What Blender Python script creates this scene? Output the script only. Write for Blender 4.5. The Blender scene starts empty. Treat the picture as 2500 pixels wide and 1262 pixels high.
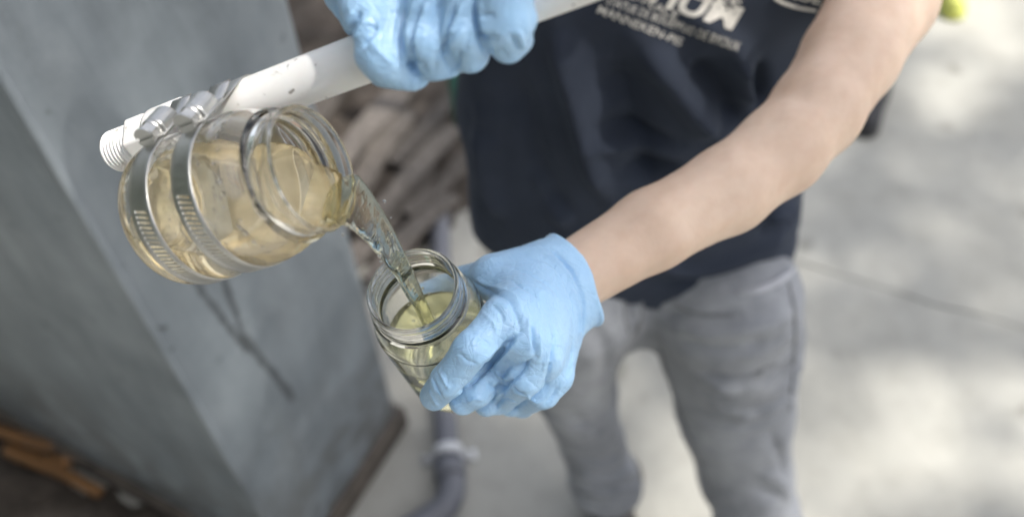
import bpy, bmesh, math, random
import numpy as np
from mathutils import Vector, Matrix
from mathutils.bvhtree import BVHTree
random.seed(7); np.random.seed(7)
sc = bpy.context.scene
col = sc.collection

# ------------------------------------------------------------------ camera
FPX = 2400.0                                   # focal length in photo pixels (2500 wide)
PITCH, ROLL = math.radians(53), math.radians(2.8)
C = np.array([0, 0, 2.03])
F = np.array([0, math.cos(PITCH), -math.sin(PITCH)])
R0 = np.array([1., 0, 0]); U0 = np.array([0, math.sin(PITCH), math.cos(PITCH)])
R = math.cos(ROLL) * R0 - math.sin(ROLL) * U0
U = math.sin(ROLL) * R0 + math.cos(ROLL) * U0
cam_d = bpy.data.cameras.new('camera'); cam = bpy.data.objects.new('camera', cam_d); col.objects.link(cam)
cam.matrix_world = Matrix([[R[i], U[i], -F[i], C[i]] for i in range(3)] + [[0, 0, 0, 1]])
cam_d.sensor_width = 36; cam_d.lens = 36 * FPX / 2500; cam_d.clip_start = .02; cam_d.clip_end = 500
cam_d.dof.use_dof = True; cam_d.dof.focus_distance = .600; cam_d.dof.aperture_fstop = 3.5
sc.camera = cam

# ------------------------------------------------------------------ sky, sun, exposure
SUN_EL, SUN_AZ = math.radians(60), math.radians(-12)      # azimuth measured from +X towards +Y
world = bpy.data.worlds.new('World'); sc.world = world; world.use_nodes = True
wn = world.node_tree
sky = wn.nodes.new('ShaderNodeTexSky'); sky.sky_type = 'NISHITA'; sky.sun_disc = False
sky.sun_elevation = SUN_EL; sky.sun_rotation = math.pi / 2 - SUN_AZ
sky.dust_density = 3.0; sky.ozone_density = .6; sky.air_density = .8
bg = wn.nodes['Background']; bg.inputs['Strength'].default_value = .10
hs_ = wn.nodes.new('ShaderNodeHueSaturation'); hs_.inputs['Saturation'].default_value = .38      # bright, hazy day
wn.links.new(sky.outputs[0], hs_.inputs['Color']); wn.links.new(hs_.outputs[0], bg.inputs['Color'])
sun_d = bpy.data.lights.new('sun', 'SUN'); sun = bpy.data.objects.new('sun', sun_d); col.objects.link(sun)
sun_d.energy = 2.4; sun_d.angle = math.radians(1.6); sun_d.color = (1, .95, .87)
SUND = Vector((math.cos(SUN_EL) * math.cos(SUN_AZ), math.cos(SUN_EL) * math.sin(SUN_AZ), math.sin(SUN_EL)))
sun.rotation_euler = SUND.to_track_quat('Z', 'Y').to_euler()
sun.location = (6, -3, 9); sun_d.cycles.is_caustics_light = True
sc.view_settings.view_transform = 'Standard'; sc.view_settings.look = 'None'
sc.view_settings.exposure = 1.72; sc.view_settings.gamma = 1
sc.cycles.use_denoising = True
sc.cycles.max_bounces = 20; sc.cycles.transmission_bounces = 18; sc.cycles.glossy_bounces = 8
sc.cycles.transparent_max_bounces = 12; sc.cycles.sample_clamp_indirect = 6

# ------------------------------------------------------------------ helpers
def ray(x, y): return (x - 1250) / FPX * R - (y - 631) / FPX * U + F
def at(x, y, d): return C + d * ray(x, y)              # point at photo pixel and depth
def gr(x, y, z=0.):                                     # point at photo pixel and world height
    q = ray(x, y); return C + q * (z - C[2]) / q[2]
def A(*v): return np.array(v, float)
def nrm(v): v = np.asarray(v, float); return v / np.linalg.norm(v)

def obj(name, me, mat=None, parent=None, smooth=True):
    if isinstance(me, bmesh.types.BMesh):
        m = bpy.data.meshes.new(name); me.to_mesh(m); me.free(); me = m
    if smooth: me.polygons.foreach_set('use_smooth', [True] * len(me.polygons))
    o = bpy.data.objects.new(name, me); col.objects.link(o)
    if mat: me.materials.append(mat)
    if parent: o.parent = parent
    return o
def empty(name, loc=(0, 0, 0)):
    o = bpy.data.objects.new(name, None); col.objects.link(o); o.location = loc; o.empty_display_size = .05
    return o
def tag(o, label=None, cat=None, group=None, kind=None):
    for k, v in (('label', label), ('category', cat), ('group', group), ('kind', kind)):
        if v: o[k] = v
    return o
def pmesh(name, verts, faces):
    me = bpy.data.meshes.new(name); me.from_pydata([tuple(v) for v in verts], [], faces); me.update(); return me
def world_children(root):
    """children were built in world space: keep them there when the root sits elsewhere"""
    inv = Matrix.Translation(root.location).inverted()
    for ch in root.children: ch.matrix_parent_inverse = inv

def smooth_path(pts, n):
    P = np.array(pts, float); m = len(P)
    if m < 3:
        t = np.linspace(0, 1, n)[:, None]; return P[0] * (1 - t) + P[-1] * t
    Q = np.vstack([2 * P[0] - P[1], P, 2 * P[-1] - P[-2]])
    out = []
    for u in np.linspace(0, m - 1, n):
        i = min(int(u), m - 2); t = u - i; a, b, c, d = Q[i:i + 4]
        out.append(.5 * ((2 * b) + (c - a) * t + (2 * a - 5 * b + 4 * c - d) * t * t + (3 * b - a - 3 * c + d) * t ** 3))
    return np.array(out)
def frames(path, up=(0, 0, 1)):
    T = np.gradient(path, axis=0); T /= np.linalg.norm(T, axis=1)[:, None]
    n = np.cross(T[0], up);
    if np.linalg.norm(n) < 1e-6: n = np.cross(T[0], (1, 0, 0))
    n = nrm(n); N = []; 
    for t in T:
        n = nrm(n - t * (n @ t)); N.append(n)
    N = np.array(N); return T, N, np.cross(T, N)
def tube(path, rad, seg=20, cap=True, ell=None, up=(0, 0, 1)):
    """swept tube as pydata; rad scalar or list; ell = list of (rx, ry, twist)"""
    path = np.asarray(path, float); n = len(path); T, N, B = frames(path, up)
    V = []; Fc = []
    for i in range(n):
        for k in range(seg):
            a = 2 * math.pi * k / seg
            if ell is not None:
                rx, ry, tw = ell[i]; c, s = math.cos(a) * rx, math.sin(a) * ry
                x, y = c * math.cos(tw) - s * math.sin(tw), c * math.sin(tw) + s * math.cos(tw)
            else:
                r = rad if np.isscalar(rad) else rad[i]; x, y = r * math.cos(a), r * math.sin(a)
            V.append(path[i] + N[i] * x + B[i] * y)
    for i in range(n - 1):
        for k in range(seg):
            k2 = (k + 1) % seg
            Fc.append((i * seg + k, i * seg + k2, (i + 1) * seg + k2, (i + 1) * seg + k))
    if cap:
        Fc.append(tuple(range(seg))[::-1]); Fc.append(tuple((n - 1) * seg + k for k in range(seg)))
    return V, Fc
def lathe(profile, frame, seg=96, closed=False):
    """profile [(r,z)], frame = (origin, X, Y, Z)"""
    O, X, Y, Z = frame; V = []; Fc = []; n = len(profile)
    for r, z in profile:
        for k in range(seg):
            a = 2 * math.pi * k / seg
            V.append(O + X * (r * math.cos(a)) + Y * (r * math.sin(a)) + Z * z)
    m = n if closed else n - 1
    for i in range(m):
        j = (i + 1) % n
        for k in range(seg):
            k2 = (k + 1) % seg
            Fc.append((i * seg + k, i * seg + k2, j * seg + k2, j * seg + k))
    return V, Fc
def bx(bm, cx, cy, cz, sx, sy, sz, M=None, bevel=0.):
    r = bmesh.ops.create_cube(bm, size=1.0)
    bmesh.ops.scale(bm, vec=(sx, sy, sz), verts=r['verts'])
    if bevel:
        es = list({e for v in r['verts'] for e in v.link_edges})
        rr = bmesh.ops.bevel(bm, geom=es, offset=bevel, segments=2, affect='EDGES', profile=.5)
        vs = rr['verts']
        vs = list({v for f in rr['faces'] for v in f.verts} | {v for v in r['verts'] if v.is_valid})
    else: vs = r['verts']
    T = Matrix.Translation((cx, cy, cz))
    if M is not None: T = M @ T
    bmesh.ops.transform(bm, matrix=T, verts=vs)
def frame_matrix(O, X, Y, Z):
    return Matrix([[X[i], Y[i], Z[i], O[i]] for i in range(3)] + [[0, 0, 0, 1]])

# ---- signed distance modelling (bodies, clothes, gloves)
def sd_seg(P, a, b, ra, rb, w=None, s=1.):
    a = np.asarray(a, np.float32); b = np.asarray(b, np.float32)
    pa = P - a; ba = b - a
    if w is not None:
        w = nrm(w).astype(np.float32); pa = pa + (s - 1) * (pa @ w)[:, None] * w
        ba = ba + (s - 1) * (ba @ w) * w
    h = np.clip(pa @ ba / max(ba @ ba, 1e-12), 0, 1)
    q = pa - h[:, None] * ba
    return np.sqrt(np.einsum('ij,ij->i', q, q)) - (ra + (rb - ra) * h)
def smin(a, b, k):
    if k <= 0: return np.minimum(a, b)
    h = np.maximum(k - np.abs(a - b), 0) / k
    return np.minimum(a, b) - h * h * k * .25
def smax(a, b, k): return -smin(-a, -b, k)
def chain(P, pts, rads, k=.004, w=None, s=1.):
    d = None
    for i in range(len(pts) - 1):
        e = sd_seg(P, pts[i], pts[i + 1], rads[i], rads[i + 1], w, s)
        d = e if d is None else smin(d, e, k)
    return d
def surface(f, lo, hi, h, margin=1.6):
    """surface-nets polygonisation of f<0, evaluated only in blocks near the surface"""
    lo = np.array(lo, float); B = 8
    nb = np.ceil((np.array(hi, float) - lo) / (h * B)).astype(int); n = nb * B + 1
    g = np.stack(np.meshgrid(*[np.arange(k) for k in nb], indexing='ij'), -1).reshape(-1, 3)
    cen = lo + (g + .5) * B * h
    cv = f(cen.astype(np.float32))
    vals = np.repeat(np.repeat(np.repeat(cv.reshape(nb), B, 0), B, 1), B, 2)
    vals = np.pad(vals, ((0, 1),) * 3, mode='edge').astype(np.float32)
    act = g[np.abs(cv) < B * h * .87 * margin]
    loc = np.stack(np.meshgrid(*[np.arange(B + 1)] * 3, indexing='ij'), -1).reshape(-1, 3)
    for s0 in range(0, len(act), 400):
        blk = act[s0:s0 + 400]
        idx = (blk[:, None, :] * B + loc[None]).reshape(-1, 3)
        v = f((lo + idx * h).astype(np.float32))
        vals[idx[:, 0], idx[:, 1], idx[:, 2]] = v
    ins = vals < 0
    cnt = np.zeros(n - 1, np.int8)
    for dx in (0, 1):
        for dy in (0, 1):
            for dz in (0, 1):
                cnt += ins[dx:n[0] - 1 + dx, dy:n[1] - 1 + dy, dz:n[2] - 1 + dz]
    cells = np.argwhere((cnt > 0) & (cnt < 8))
    acc = np.zeros((len(cells), 3)); num = np.zeros(len(cells))
    cor = [(x, y, z) for x in (0, 1) for y in (0, 1) for z in (0, 1)]
    for a in cor:
        for ax in range(3):
            if a[ax]: continue
            b = list(a); b[ax] = 1
            ia = cells + a; ib = cells + b
            va = vals[ia[:, 0], ia[:, 1], ia[:, 2]]; vb = vals[ib[:, 0], ib[:, 1], ib[:, 2]]
            m = (va < 0) != (vb < 0)
            t = np.where(m, va / np.where(m, va - vb, 1), 0)
            p = np.array(a, float)[None] + t[:, None] * (np.array(b) - np.array(a))
            acc[m] += p[m]; num[m] += 1
    V = lo + (cells + acc / num[:, None]) * h
    idm = -np.ones(n - 1, np.int64); idm[cells[:, 0], cells[:, 1], cells[:, 2]] = np.arange(len(cells))
    faces = []
    for ax in range(3):
        s1 = [slice(1, n[i] - 1) for i in range(3)]; s2 = list(s1)
        s1[ax] = slice(0, n[ax] - 1); s2[ax] = slice(1, n[ax])
        a = ins[tuple(s1)]; b = ins[tuple(s2)]
        e = np.argwhere(a != b)
        off = np.ones(3, int); off[ax] = 0
        e2 = e + off; u, w = [(1, 2), (2, 0), (0, 1)][ax]
        du = np.zeros(3, int); du[u] = 1; dw = np.zeros(3, int); dw[w] = 1
        q = [e2 - du - dw, e2 - dw, e2, e2 - du]
        ids = np.stack([idm[k[:, 0], k[:, 1], k[:, 2]] for k in q], 1)
        flip = ~a[e[:, 0], e[:, 1], e[:, 2]]
        ids[flip] = ids[flip][:, ::-1]
        faces.append(ids)
    Fc = np.concatenate(faces); Fc = Fc[(Fc >= 0).all(1)]
    # a little relaxation takes the grid look away
    for _ in range(2):
        S = np.zeros_like(V); K = np.zeros(len(V))
        for i in range(4):
            j = (i + 1) % 4
            np.add.at(S, Fc[:, i], V[Fc[:, j]]); np.add.at(K, Fc[:, i], 1)
            np.add.at(S, Fc[:, j], V[Fc[:, i]]); np.add.at(K, Fc[:, j], 1)
        V = V * .5 + .5 * S / np.maximum(K, 1)[:, None]
    return V, Fc
def normals(V, Fc):
    n = np.cross(V[Fc[:, 2]] - V[Fc[:, 0]], V[Fc[:, 3]] - V[Fc[:, 1]])
    N = np.zeros_like(V)
    for i in range(4): np.add.at(N, Fc[:, i], n)
    return N / np.maximum(np.linalg.norm(N, axis=1), 1e-12)[:, None]
def vnoise(P, seed=0):
    """smooth value noise, about -1..1"""
    P = np.asarray(P, float); i = np.floor(P).astype(np.int64); f = P - i; f = f * f * (3 - 2 * f); r = 0
    for dx in (0, 1):
        for dy in (0, 1):
            for dz in (0, 1):
                h = ((i[:, 0] + dx) * 374761393 + (i[:, 1] + dy) * 668265263 + (i[:, 2] + dz) * 2147483647 + seed * 974711) & 0x7fffffff
                h = ((h ^ (h >> 13)) * 1274126177) & 0x7fffffff
                v = ((h ^ (h >> 16)) & 0xffff) / 32767.5 - 1
                w = (f[:, 0] if dx else 1 - f[:, 0]) * (f[:, 1] if dy else 1 - f[:, 1]) * (f[:, 2] if dz else 1 - f[:, 2])
                r = r + v * w
    return r
def sculpt(V, Fc, strokes, sharp=2.):
    """creases and ridges: each stroke is (photo points traced onto the surface, width m, height m)"""
    N = normals(V, Fc)
    bvh = BVHTree.FromPolygons([tuple(v) for v in V], [tuple(int(i) for i in q) for q in Fc])
    D = np.zeros(len(V))
    for pts, wd, ht in strokes:
        hits = []
        for p in smooth_path([(x, y, 0) for x, y in pts], 14):
            h = bvh.ray_cast(Vector(C), Vector(nrm(ray(p[0], p[1]))))
            if h[0] is not None: hits.append(np.array(h[0]))
        if len(hits) < 2: continue
        H = np.array(hits); best = np.full(len(V), 9.); tt = np.zeros(len(V))
        sel = np.where(((V > H.min(0) - 3 * wd) & (V < H.max(0) + 3 * wd)).all(1))[0]
        Vs = V[sel]; bs = np.full(len(sel), 9.); ts = np.zeros(len(sel))
        for i in range(len(H) - 1):
            if np.linalg.norm(H[i + 1] - H[i]) > .05: continue
            pa = Vs - H[i]; ba = H[i + 1] - H[i]
            t = np.clip(pa @ ba / max(ba @ ba, 1e-12), 0, 1)
            d = np.linalg.norm(pa - t[:, None] * ba, axis=1)
            m = d < bs; bs[m] = d[m]; ts[m] = (i + t[m]) / (len(H) - 1)
        taper = np.clip(np.minimum(ts, 1 - ts) * 5, .25, 1)
        D[sel] += ht * taper * np.exp(-(bs / wd) ** sharp)
    return V + N * D[:, None]
def np_mesh(name, V, Fc):
    me = bpy.data.meshes.new(name)
    me.vertices.add(len(V)); me.vertices.foreach_set('co', np.asarray(V, np.float32).ravel())
    Fc = np.asarray(Fc); k = Fc.shape[1]
    me.loops.add(Fc.size); me.loops.foreach_set('vertex_index', Fc.astype(np.int32).ravel())
    me.polygons.add(len(Fc)); me.polygons.foreach_set('loop_start', np.arange(0, Fc.size, k, dtype=np.int32))
    me.update(); me.validate(); return me

# ---- materials
class NT:
    def __init__(s, name):
        s.m = bpy.data.materials.new(name); s.m.use_nodes = True; s.t = s.m.node_tree
        s.b = s.t.nodes['Principled BSDF']; s.out = s.t.nodes['Material Output']
    def n(s, ty, **kw):
        nd = s.t.nodes.new('ShaderNode' + ty)
        for k, v in kw.items():
            if k in nd.inputs.keys(): nd.inputs[k].default_value = v
            else: setattr(nd, k, v)
        return nd
    def l(s, a, b): s.t.links.new(a, b)
    def coord(s, scale=(1, 1, 1), rot=(0, 0, 0)):
        tc = s.n('TexCoord'); mp = s.n('Mapping'); mp.inputs['Scale'].default_value = scale; mp.inputs['Rotation'].default_value = rot
        s.l(tc.outputs['Object'], mp.inputs['Vector']); return mp.outputs[0]
    def noise(s, scale, detail=4, rough=.55, vec=None, dist=0.):
        nd = s.n('TexNoise'); nd.inputs['Scale'].default_value = scale; nd.inputs['Detail'].default_value = detail
        nd.inputs['Roughness'].default_value = rough; nd.inputs['Distortion'].default_value = dist
        s.l(vec if vec is not None else s.coord(), nd.inputs['Vector']); return nd.outputs['Fac']
    def ramp(s, fac, stops):
        r = s.n('ValToRGB'); e = r.color_ramp.elements
        while len(e) < len(stops): e.new(.5)
        for k, (p, c) in enumerate(stops):
            e[k].position = p; e[k].color = (*c, 1) if len(c) == 3 else c
        s.l(fac, r.inputs['Fac']); return r.outputs['Color']
    def mix(s, fac, a, b, mode='MIX'):
        m = s.n('Mix'); m.data_type = 'RGBA'; m.blend_type = mode
        for v, i in ((fac, 0), (a, 6), (b, 7)):
            if hasattr(v, 'links') or hasattr(v, 'is_output'): s.l(v, m.inputs[i])
            elif i == 0: m.inputs[0].default_value = v
            else: m.inputs[i].default_value = (*v, 1) if len(v) == 3 else v
        return m.outputs[2]
    def math(s, op, a, b=None):
        m = s.n('Math'); m.operation = op
        for i, v in enumerate((a, b)):
            if v is None: continue
            if hasattr(v, 'is_output'): s.l(v, m.inputs[i])
            else: m.inputs[i].default_value = v
        return m.outputs[0]
    def bump(s, h, strength=.3, dist=.01, prev=None):
        b = s.n('Bump'); b.inputs['Strength'].default_value = strength; b.inputs['Distance'].default_value = dist
        s.l(h, b.inputs['Height'])
        if prev is not None: s.l(prev, b.inputs['Normal'])
        return b.outputs[0]
    def set(s, **kw):
        for k, v in kw.items():
            k = k.replace('_', ' ')
            i = s.b.inputs[k]
            if hasattr(v, 'is_output'): s.l(v, i)
            else: i.default_value = (*v, 1) if isinstance(v, tuple) and len(v) == 3 and i.type == 'RGBA' else v
        return s.m

def mat_concrete():
    t = NT('concrete'); a = t.noise(1.6, 6, .6); b = t.noise(14, 5, .65); c = t.noise(160, 2, .5)
    col_ = t.ramp(a, [(.3, (.285, .282, .258)), (.7, (.37, .366, .338))])
    col_ = t.mix(.6, col_, t.ramp(b, [(.3, (.80, .80, .78)), (.55, (1, 1, 1)), (.8, (1.0, 1.0, .98))]), 'MULTIPLY')
    sp = t.ramp(t.noise(5.5, 2, .4), [(.27, (.55, .55, .53)), (.33, (1, 1, 1))])
    col_ = t.mix(.7, col_, sp, 'MULTIPLY')
    return t.set(Base_Color=col_, Roughness=.85, Normal=t.bump(t.math('ADD', b, t.math('MULTIPLY', c, .4)), .35, .006))
def mat_soil():
    t = NT('soil'); a = t.noise(9, 6, .65); b = t.noise(60, 4, .6)
    col_ = t.ramp(a, [(.3, (.028, .023, .018)), (.55, (.075, .061, .050)), (.75, (.14, .118, .10))])
    return t.set(Base_Color=col_, Roughness=.95, Normal=t.bump(t.math('ADD', a, b), .8, .03))
def mat_glove():
    t = NT('blue_nitrile')
    a = t.noise(28, 3, .5); col_ = t.ramp(a, [(.3, (.32, .53, .77)), (.7, (.375, .585, .81))])
    f1 = t.noise(1, 4, .6, t.coord((60, 210, 60)), .6); f2 = t.noise(1, 3, .5, t.coord((190, 70, 120)), .4)
    f3 = t.noise(420, 2, .5)
    h = t.math('ADD', t.math('ADD', f1, f2), t.math('MULTIPLY', f3, .18))
    for scl, ds, seed in (((30, 75, 30), 1.2, .45), ((70, 32, 60), 1.5, .55)):          # thin folds of stretched rubber
        c_ = t.noise(1, 2, .45, t.coord(scl, (seed, seed * 2, 0)), ds)
        cr = t.ramp(t.math('ABSOLUTE', t.math('SUBTRACT', c_, .5)), [(.0, (0, 0, 0)), (.045, (1, 1, 1))])
        h = t.math('ADD', h, t.math('MULTIPLY', cr, .55))
    return t.set(Base_Color=col_, Roughness=.34, Subsurface_Weight=.08, Subsurface_Radius=(.3, .6, 1.0), Subsurface_Scale=.005,
                 Specular_IOR_Level=.5, Normal=t.bump(h, .26, .0026))
def mat_skin():
    t = NT('skin'); a = t.noise(16, 4, .6); b = t.noise(300, 3, .6); c = t.noise(70, 2, .5)
    col_ = t.ramp(a, [(.3, (.60, .435, .33)), (.7, (.72, .55, .43))])
    col_ = t.mix(.5, col_, t.ramp(c, [(.3, (.9, .84, .8)), (.6, (1, 1, 1))]), 'MULTIPLY')
    mole = t.ramp(t.noise(75, 1, .3), [(.15, (.45, .30, .22)), (.18, (1, 1, 1))])
    col_ = t.mix(.8, col_, mole, 'MULTIPLY')
    return t.set(Base_Color=col_, Roughness=.48, Subsurface_Weight=.15, Subsurface_Radius=(1, .35, .2), Subsurface_Scale=.006,
                 Specular_IOR_Level=.4, Normal=t.bump(b, .12, .0015))
def mat_shirt():
    t = NT('navy_cotton'); a = t.noise(9, 4, .6); b = t.noise(1, 2, .5, t.coord((900, 900, 900)))
    col_ = t.ramp(a, [(.3, (.019, .025, .040)), (.7, (.031, .039, .059))])
    return t.set(Base_Color=col_, Roughness=.9, Sheen_Weight=.05, Sheen_Roughness=.5, Sheen_Tint=(.45, .55, .75),
                 Specular_IOR_Level=.25, Normal=t.bump(b, .3, .0008))
def mat_denim():
    t = NT('grey_denim'); a = t.noise(7, 5, .62, t.coord((1, 1, .7))); b = t.noise(42, 5, .65); c = t.noise(1, 2, .5, t.coord((700, 700, 160)))
    col_ = t.ramp(a, [(.28, (.195, .206, .226)), (.5, (.29, .303, .328)), (.72, (.41, .425, .45))])
    col_ = t.mix(.75, col_, t.ramp(b, [(.3, (.72, .72, .74)), (.7, (1.0, 1.0, 1.0))]), 'MULTIPLY')
    col_ = t.mix(.4, col_, t.ramp(c, [(.3, (.7, .7, .7)), (.7, (1, 1, 1))]), 'MULTIPLY')
    return t.set(Base_Color=col_, Roughness=.92, Specular_IOR_Level=.2, Sheen_Weight=.15, Normal=t.bump(t.math('ADD', b, c), .4, .002))
def mat_plain(name, c, rough=.6, metal=0., bump_s=None, var=.12, scale=20, **kw):
    t = NT(name); a = t.noise(scale, 5, .6)
    lo = tuple(x * (1 - var) for x in c); hi = tuple(min(1, x * (1 + var)) for x in c)
    n = t.bump(t.noise(bump_s, 3, .6), .25, .002) if bump_s else None
    if n is not None: kw['Normal'] = n
    return t.set(Base_Color=t.ramp(a, [(.3, lo), (.7, hi)]), Roughness=rough, Metallic=metal, **kw)
def mat_pvc():
    t = NT('white_pvc'); a = t.noise(18, 5, .6)
    col_ = t.ramp(a, [(.3, (.76, .75, .72)), (.6, (.84, .835, .82))])
    st = t.noise(1, 5, .7, t.coord((60, 60, 60)), .5)
    col_ = t.mix(.75, col_, t.ramp(st, [(.31, (.38, .35, .29)), (.40, (1, 1, 1))]), 'MULTIPLY')
    sp = t.noise(150, 2, .4)
    col_ = t.mix(.85, col_, t.ramp(sp, [(.26, (.2, .18, .16)), (.30, (1, 1, 1))]), 'MULTIPLY')
    return t.set(Base_Color=col_, Roughness=.42, Subsurface_Weight=.08, Subsurface_Scale=.004, Normal=t.bump(t.noise(90, 4, .6), .1, .001))
def mat_steel():
    t = NT('stainless_steel'); a = t.noise(1, 3, .6, t.coord((500, 500, 60)))
    return t.set(Base_Color=t.ramp(t.noise(60, 4, .6), [(.3, (.42, .42, .415)), (.7, (.53, .53, .52))]), Metallic=1.0, Roughness=t.ramp(a, [(.3, (.34,) * 3), (.7, (.46,) * 3)]),
                 Normal=t.bump(a, .08, .0006))
def mat_glass(name, color=(.985, .99, .985), rough=.0, ior=1.47, bump=None):
    t = NT(name); n = None
    if bump:
        sc_, st, ds = bump
        w = t.noise(sc_, 2, .45, None, .4); e = t.ramp(w, [(.45, (0, 0, 0)), (.62, (1, 1, 1))])
        n = t.bump(e, st, ds)
    kw = dict(Base_Color=color, Roughness=rough, IOR=ior, Transmission_Weight=1.0)
    if n is not None: kw['Normal'] = n
    return t.set(**kw)
def mat_liquid(name, tint, cloud, amount):
    """slightly cloudy liquid: clear refraction mixed with light scattered through it"""
    t = NT(name); t.t.nodes.remove(t.b)
    g = t.n('BsdfGlass', IOR=1.335, Roughness=.0); g.inputs['Color'].default_value = (*tint, 1)
    tr = t.n('BsdfTranslucent'); tr.inputs['Color'].default_value = (*cloud, 1)
    df = t.n('BsdfDiffuse'); df.inputs['Color'].default_value = (*cloud, 1)
    a = t.n('MixShader'); a.inputs[0].default_value = .75; t.l(tr.outputs[0], a.inputs[1]); t.l(df.outputs[0], a.inputs[2])
    m = t.n('MixShader'); t.l(g.outputs[0], m.inputs[1]); t.l(a.outputs[0], m.inputs[2])
    v = t.noise(35, 3, .55, None, .8)
    r = t.ramp(v, [(.3, (amount * .75,) * 3), (.7, (min(1, amount * 1.25),) * 3)]); t.l(r, m.inputs[0])
    t.l(m.outputs[0], t.out.inputs['Surface']); return t.m

M = dict(concrete=mat_concrete(), soil=mat_soil(), glove=mat_glove(), skin=mat_skin(), shirt=mat_shirt(), denim=mat_denim(),
         pvc=mat_pvc(), steel=mat_steel(),
         jar=mat_glass('jar_plastic', (.985, .985, .98), .02, 1.46, (26, .10, .0015)),
         jar2=mat_glass('jar_glass', (.985, .99, .985), .0, 1.49, (30, .05, .001)),
         amber=mat_liquid('amber_liquid', (.995, .955, .85), (.99, .89, .67), .20),
         pale=mat_liquid('pale_yellow_liquid', (.985, .98, .86), (.84, .82, .46), .06),
         stream=mat_glass('clear_liquid', (.93, .925, .76), .0, 1.335, (70, .12, .0010)),
         drop=mat_glass('water', (1, 1, 1), .0, 1.335),
         print=mat_plain('white_print', (.62, .60, .56), .8, var=.2, scale=60),
         seam=mat_plain('denim_seam', (.19, .195, .205), .9, var=.3, scale=120),
         hem=mat_plain('light_grey_cotton', (.42, .43, .47), .9, var=.1, scale=60),
         shoe=mat_plain('dark_brown_leather', (.045, .037, .032), .6, bump_s=80),
         sole=mat_plain('black_rubber', (.03, .03, .03), .8),
         lime=mat_plain('lime_fabric', (.42, .44, .10), .7, bump_s=150),
         black=mat_plain('black_fabric', (.028, .028, .032), .85, bump_s=150),
         greypvc=mat_plain('grey_pvc', (.115, .12, .14), .5, bump_s=60),
         whitepl=mat_plain('white_plastic', (.50, .51, .53), .5),
         orange=mat_plain('orange_rubber', (.17, .082, .028), .7, var=.35, bump_s=90),
         green=mat_plain('green_plastic', (.045, .16, .125), .45, var=.2),
         hair=mat_plain('dark_hair', (.03, .02, .015), .6, bump_s=200),
         bark=mat_plain('bark', (.12, .09, .065), .9, bump_s=30, var=.3),
         leaf=mat_plain('leaf', (.07, .11, .035), .55, var=.3, scale=4))

def mat_board():
    t = NT('weathered_wood'); a = t.noise(1, 5, .65, t.coord((40, 40, 4)))
    info = t.n('ObjectInfo')
    c1 = t.ramp(a, [(.3, (.07, .060, .052)), (.55, (.13, .115, .103)), (.75, (.20, .182, .166))])
    c2 = t.ramp(a, [(.3, (.025, .022, .019)), (.6, (.07, .060, .052)), (.8, (.13, .115, .10))])
    return t.set(Base_Color=t.mix(info.outputs['Random'], c1, c2), Roughness=.9, Normal=t.bump(a, .5, .006))
M['board'] = mat_board()

# ================================================================== THE SETTING
def ground():
    a, b = gr(1950, 640), gr(2500, 800); t = nrm(b - a); n = A(-t[1], t[0], 0)
    L = 150.; V = []; ss = [-L] + list(np.linspace(-3, 6, 220)) + [L]
    for s_ in ss:                                            # slab joint, worn and wandering
        w = .0028 * (1 + .6 * float(vnoise([[s_ * 6, 0, 0]], 3)[0])); wob = .012 * float(vnoise([[s_ * 3, 1, 0]], 4)[0]) + .004 * float(vnoise([[s_ * 19, 1, 0]], 5)[0])
        for o_, z in ((-L, 0), (wob - w, 0), (wob - w * .5, -.008), (wob + w * .5, -.008), (wob + w, 0), (L, 0)): V.append(a + t * s_ + n * o_ + A(0, 0, z))
    k = 6; Fc = [(r_ * k + i, r_ * k + i + 1, (r_ + 1) * k + i + 1, (r_ + 1) * k + i)[::-1] for r_ in range(len(ss) - 1) for i in range(k - 1)]
    o = obj('ground', pmesh('ground', V, Fc), M['concrete'], smooth=False)
    me = o.data
    if me.polygons[0].normal.z < 0:
        bm = bmesh.new(); bm.from_mesh(me); bmesh.ops.reverse_faces(bm, faces=bm.faces); bm.to_mesh(me); bm.free()
    tag(o, kind='structure')
ground()

def heap(name, poly, hgt, seed, fade):
    """low uneven bank of soil inside a polygon given on the ground"""
    P = np.array(poly)[:, :2]; lo, hi = P.min(0), P.max(0); h = .022
    nx, ny = [int(v) + 1 for v in (hi - lo) / h]
    X, Y = np.meshgrid(np.linspace(lo[0], hi[0], nx), np.linspace(lo[1], hi[1], ny), indexing='ij')
    Q = np.stack([X.ravel(), Y.ravel()], 1); best = np.full(len(Q), 9.); inside = np.zeros(len(Q), bool)
    for i in range(len(P)):
        a, b = P[i], P[(i + 1) % len(P)]; pa, ba = Q - a, b - a
        t = np.clip(pa @ ba / (ba @ ba), 0, 1); best = np.minimum(best, np.linalg.norm(pa - t[:, None] * ba, axis=1))
        c = ((a[1] > Q[:, 1]) != (b[1] > Q[:, 1])) & (Q[:, 0] < (b[0] - a[0]) * (Q[:, 1] - a[1]) / (b[1] - a[1] + 1e-12) + a[0])
        inside ^= c
    d = np.where(inside, best, -best); q3 = np.c_[Q, np.zeros(len(Q))]
    z = hgt * np.clip(d / fade, -1, 1) * (1 + .5 * vnoise(q3 * 7, seed)) + .018 * vnoise(q3 * 22, seed + 1) + .008 * vnoise(q3 * 50, seed + 2)
    z = np.maximum(z, -.03)
    V = np.c_[Q, z]; idx = np.arange(nx * ny).reshape(nx, ny)
    Fc = np.stack([idx[:-1, :-1], idx[1:, :-1], idx[1:, 1:], idx[:-1, 1:]], -1).reshape(-1, 4)
    o = obj(name, np_mesh(name, V, Fc), M['soil']); tag(o, kind='structure'); return o
heap('soil_bank', [gr(640, 560), gr(800, 640), gr(985, 650), gr(1120, 560), gr(1240, 300), gr(1250, -300), gr(500, -400)], .05, 3, .15)
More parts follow.
